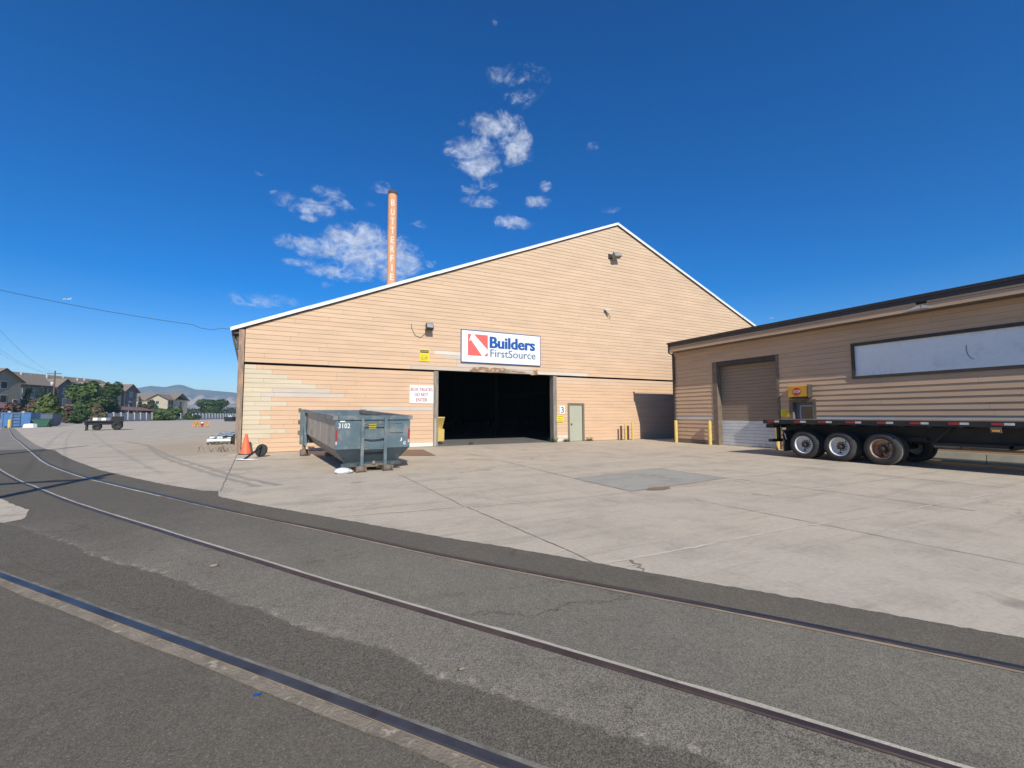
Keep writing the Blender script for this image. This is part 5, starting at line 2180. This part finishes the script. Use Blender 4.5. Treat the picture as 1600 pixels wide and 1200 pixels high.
# airliners, tiny in the sky
def plane(px, py, dist, s, label):
    d = dirv(px, py)
    p = Vector((0, 0, CAM_H)) + d * dist
    t = thing("airplane", label, "airplane", p, -YAW)
    m = MB()
    m.tube([(-18 * s, 0, 0), (-15 * s, 0, 0), (14 * s, 0, 0), (18 * s, 0, .6 * s)], [.3 * s, 2 * s, 2 * s, .4 * s], 10)
    m.build("fuselage", "white", t)
    for g in (-1, 1):
        m = MB()
        m.prism([(-4 * s, 0, -.5 * s), (3 * s, 0, -.5 * s), (7 * s, g * 15 * s, 0), (4.5 * s, g * 15 * s, 0)], (0, 0, .5 * s))
        m.prism([(13 * s, 0, .5 * s), (17 * s, 0, .5 * s), (18.5 * s, g * 6 * s, .7 * s), (17 * s, g * 6 * s, .7 * s)], (0, 0, .3 * s))
        m.build("wing", "white", t)
    m = MB()
    m.prism([(12 * s, 0, 1 * s), (17 * s, 0, 1 * s), (19 * s, 0, 6.5 * s), (16.5 * s, 0, 6.5 * s)], (0, .4 * s, 0))
    m.build("tail_fin", "white", t)


plane(104.5, 467.5, 2600, .95, "tiny white airplane low in the left sky above the wire")
plane(1205, 497, 3600, .7, "tiny white airplane just above the tan building's roofline")

# ------------------------------------------------------------------ mountains and haze
def mountain(name, ridge, dep0, dep1, rows, c_lo, c_hi, mats, amp):
    m = MB()
    n = len(ridge)
    vs, fs = [], []
    rg = random.Random(4)
    cols = []
    for i, (px, py) in enumerate(ridge):
        top = hz(py, dep1, px)
        for j in range(rows + 1):
            f = j / rows
            dep = dep0 + (dep1 - dep0) * f
            x, y = far(px, dep)
            z = top * (f ** 1.5) + amp * top * math.sin(f * PI) * (.5 * math.sin(px * .11 + f * 7) + .35 * math.sin(px * .29 - f * 11) + .25 * rg.uniform(-1, 1))
            vs.append((x, y, max(z, -1 if j == 0 else 0)))
    # far slope closing the back
    for i in range(n - 1):
        for j in range(rows):
            a = i * (rows + 1) + j
            fs.append((a, a + rows + 1, a + rows + 2, a + 1))
    m.add(vs, fs, 0, smooth=True)
    bv = []
    for i, (px, py) in enumerate(ridge):
        x, y = far(px, dep1 * 1.05)
        bv.append((x, y, -1))
    o = len(m.v)
    m.v += bv
    for i in range(n - 1):
        m.f.append([i * (rows + 1) + rows, (i + 1) * (rows + 1) + rows, o + i + 1, o + i])
        m.m.append(0)
        m.c.append((1, 1, 1))
        m.sm.append(True)
    ob = m.build(name, mats, fix=False)
    ob["kind"] = "structure"
    return ob


mm, n, b = nt("mountain_hazy_scrub")
co = coord(n)
col = mixc(n, ramp(n, noise(n, co, .011, 8, .65), .42, .6), (.125, .15, .13), (.2, .19, .165))  # scrub tones lifted towards blue-grey, with part of the haze in the colour
col = mixc(n, ramp(n, noise(n, co, .004, 4, .5), .55, .66), col, (.5, .4, .31))
n.links.new(col, b.inputs["Base Color"])
b.inputs["Roughness"].default_value = 1
MT["mountain"] = mm
mm, n, b = nt("foothill_ground")
co = coord(n)
col = mixc(n, ramp(n, noise(n, co, .018, 7, .6), .4, .62), (.42, .33, .25), (.16, .16, .1))
n.links.new(col, b.inputs["Base Color"])
b.inputs["Roughness"].default_value = 1
MT["foothill"] = mm
RP = [(0, 622), (100, 616), (150, 612), (185, 610), (213, 606.4), (225, 604.5), (235, 603), (246, 604), (257, 605), (264, 603.5), (270, 601.8), (277.5, 601), (284, 602), (292, 604.5), (304, 608.5), (317.5, 609), (330, 610.5), (342, 611.5), (355, 612.5), (367, 613.5), (400, 617), (460, 622), (560, 628), (640, 636)]
RR = []
for i in range(len(RP) - 1):
    k = max(1, int((RP[i + 1][0] - RP[i][0]) / 4))
    for j in range(k):
        f = j / k
        RR.append((RP[i][0] + (RP[i + 1][0] - RP[i][0]) * f, RP[i][1] + (RP[i + 1][1] - RP[i][1]) * f + R.uniform(-.25, .25)))
mountain("mountain", RR, 1500, 2350, 22, None, None, "mountain", .16)
FR = [(px, 632 + 1.5 * math.sin(px * .05) + R.uniform(-.3, .3)) for px in range(-60, 640, 6)]
mountain("foothill", FR, 900, 1450, 8, None, None, "foothill", .06)
# ------------------------------------------------------------------ air, sky, sun
hzm = bpy.data.materials.new("air_haze")
hzm.use_nodes = True
n = hzm.node_tree
n.nodes.clear()
out = n.nodes.new("ShaderNodeOutputMaterial")
pv = n.nodes.new("ShaderNodeVolumePrincipled")
pv.inputs["Color"].default_value = (.5, .78, 1, 1)
pv.inputs["Density"].default_value = HAZE_D = .00025
pv.inputs["Anisotropy"].default_value = 0.0
n.links.new(pv.outputs[0], out.inputs["Volume"])
MT["haze"] = hzm
m = MB()
m.bx(-1800, 1000, -60, 3750, -2, 186)
o = m.build("haze", "haze")
o["kind"] = "stuff"

LIGHT = Vector((.192, 1, -.704)).normalized()
sun = bpy.data.lights.new("sun", "SUN")
sun.energy = 4.3
sun.angle = math.radians(.53)
sun.color = (1, .945, .815)
so = bpy.data.objects.new("sun", sun)
COL.objects.link(so)
so.rotation_euler = LIGHT.to_track_quat("-Z", "Y").to_euler()
w = bpy.data.worlds.new("World")
S.world = w
w.use_nodes = True
n = w.node_tree
bg = n.nodes["Background"]
sky = n.nodes.new("ShaderNodeTexSky")
sky.sky_type = "NISHITA"
sky.sun_disc = False
toS = -LIGHT
sky.sun_elevation = math.asin(toS.z)
sky.sun_rotation = math.atan2(toS.x, toS.y)
sky.altitude = 1300
sky.air_density = 1.0
sky.dust_density = .3
sky.ozone_density = 3.0
bg.inputs[1].default_value = .125
gm = n.nodes.new("ShaderNodeHueSaturation")
gm.inputs["Hue"].default_value = .511
gm.inputs["Saturation"].default_value = 1.5
gm.inputs["Value"].default_value = 1.0
n.links.new(sky.outputs[0], gm.inputs["Color"])
# clouds: clumps in the sky dome, broken up by noise
tc = n.nodes.new("ShaderNodeTexCoord")
DIR = tc.outputs["Generated"]


def mth(op, a, b=None, c=None):
    x = n.nodes.new("ShaderNodeMath")
    x.operation = op
    for i, v in enumerate((a, b, c)):
        if v is None:
            continue
        if isinstance(v, bpy.types.NodeSocket):
            n.links.new(v, x.inputs[i])
        else:
            x.inputs[i].default_value = v
    return x.outputs[0]


def vdot(a, v):
    x = n.nodes.new("ShaderNodeVectorMath")
    x.operation = "DOT_PRODUCT"
    n.links.new(a, x.inputs[0])
    x.inputs[1].default_value = v
    return x.outputs["Value"]


CL = [(790, 120, 34, 20, .62), (820, 125, 34, 22, .6), (815, 150, 22, 18, .6), (770, 195, 42, 20, 1), (742, 240, 38, 26, 1), (806, 228, 27, 28, .9), (752, 262, 26, 18, .85), (765, 288, 14, 12, .6),
      (735, 296, 14, 9, .5), (752, 315, 26, 9, .6), (840, 317, 22, 10, .9), (852, 292, 10, 8, .75), (803, 347, 26, 11, .75), (484, 322, 44, 18, .72), (512, 302, 26, 13, .68), (484, 341, 16, 7, .8), (540, 322, 18, 11, .62),
      (492, 386, 48, 16, .9), (556, 374, 48, 24, 1), (572, 402, 62, 24, 1), (616, 405, 38, 32, .95), (540, 426, 60, 12, .75), (468, 411, 28, 7, .6), (600, 293, 18, 9, .5), (400, 468, 58, 11, .58), (372, 462, 30, 4, .5), (655, 351, 12, 7, .45), (576, 320, 10, 6, .42), (676, 412, 12, 6, .45), (430, 300, 12, 5, .4), (410, 274, 12, 5, .42), (510, 444, 14, 6, .45), (928, 228, 14, 8, .3), (955, 328, 14, 6, .3), (768, 34, 10, 8, .3)]
acc = None
for px, py, hw, hh, st in CL:
    d0 = dirv(px, py)
    ex = (dirv(px + 5, py) - dirv(px - 5, py)) / 10
    ey = (dirv(px, py + 5) - dirv(px, py - 5)) / 10
    sx, sy_ = ex.length * hw * 1.4, ey.length * hh * 1.4
    ex.normalize()
    ey.normalize()
    sub = n.nodes.new("ShaderNodeVectorMath")
    sub.operation = "SUBTRACT"
    n.links.new(DIR, sub.inputs[0])
    sub.inputs[1].default_value = d0
    a = vdot(sub.outputs[0], ex / sx)
    b_ = vdot(sub.outputs[0], ey / sy_)
    r2 = mth("ADD", mth("MULTIPLY", a, a), mth("MULTIPLY", b_, b_))
    v = mth("MULTIPLY", mth("MAXIMUM", mth("SUBTRACT", 1.0, r2), 0.0), st)
    acc = v if acc is None else mth("MAXIMUM", acc, v)
front = mth("GREATER_THAN", vdot(DIR, f_), .1)
acc = mth("MULTIPLY", acc, front)


def wnoise(scale, detail, rough, st=(1, 1, 1), dist=0.0):
    mp = n.nodes.new("ShaderNodeMapping")
    mp.inputs["Scale"].default_value = st
    n.links.new(DIR, mp.inputs[0])
    return noise(n, mp.outputs[0], scale, detail, rough, dist)


nz = wnoise(19, 12, .68, (1, 1, 1.5), .9)
nz2 = wnoise(95, 6, .6, (1, 1, 1.4))
cov = mth("ADD", acc, mth("MULTIPLY", mth("SUBTRACT", nz, .5), 2.7))
cov = mth("ADD", cov, mth("MULTIPLY", mth("SUBTRACT", nz2, .5), .8))
cov = mth("MULTIPLY", cov, mth("GREATER_THAN", acc, .001))
alpha = mth("MULTIPLY", ramp(n, cov, .18, 1.35), ramp(n, acc, 0, .25))
shade = ramp(n, wnoise(60, 6, .6), .3, .75, 4.6, 7.2)
cc = n.nodes.new("ShaderNodeCombineColor")
n.links.new(mth("MULTIPLY", shade, .88), cc.inputs[0])
n.links.new(mth("MULTIPLY", shade, .96), cc.inputs[1])
n.links.new(mth("MULTIPLY", shade, 1.12), cc.inputs[2])
alpha = mth("MULTIPLY", alpha, .78)
mx = mixc(n, alpha, gm.outputs[0], cc.outputs[0])
n.links.new(mx, bg.inputs[0])

S.view_settings.view_transform = "Standard"
S.view_settings.look = "None"
S.view_settings.exposure = 0.15
S.view_settings.gamma = 1
S.cycles.use_denoising = True
S.cycles.volume_bounces = 0
S.cycles.max_bounces = 6
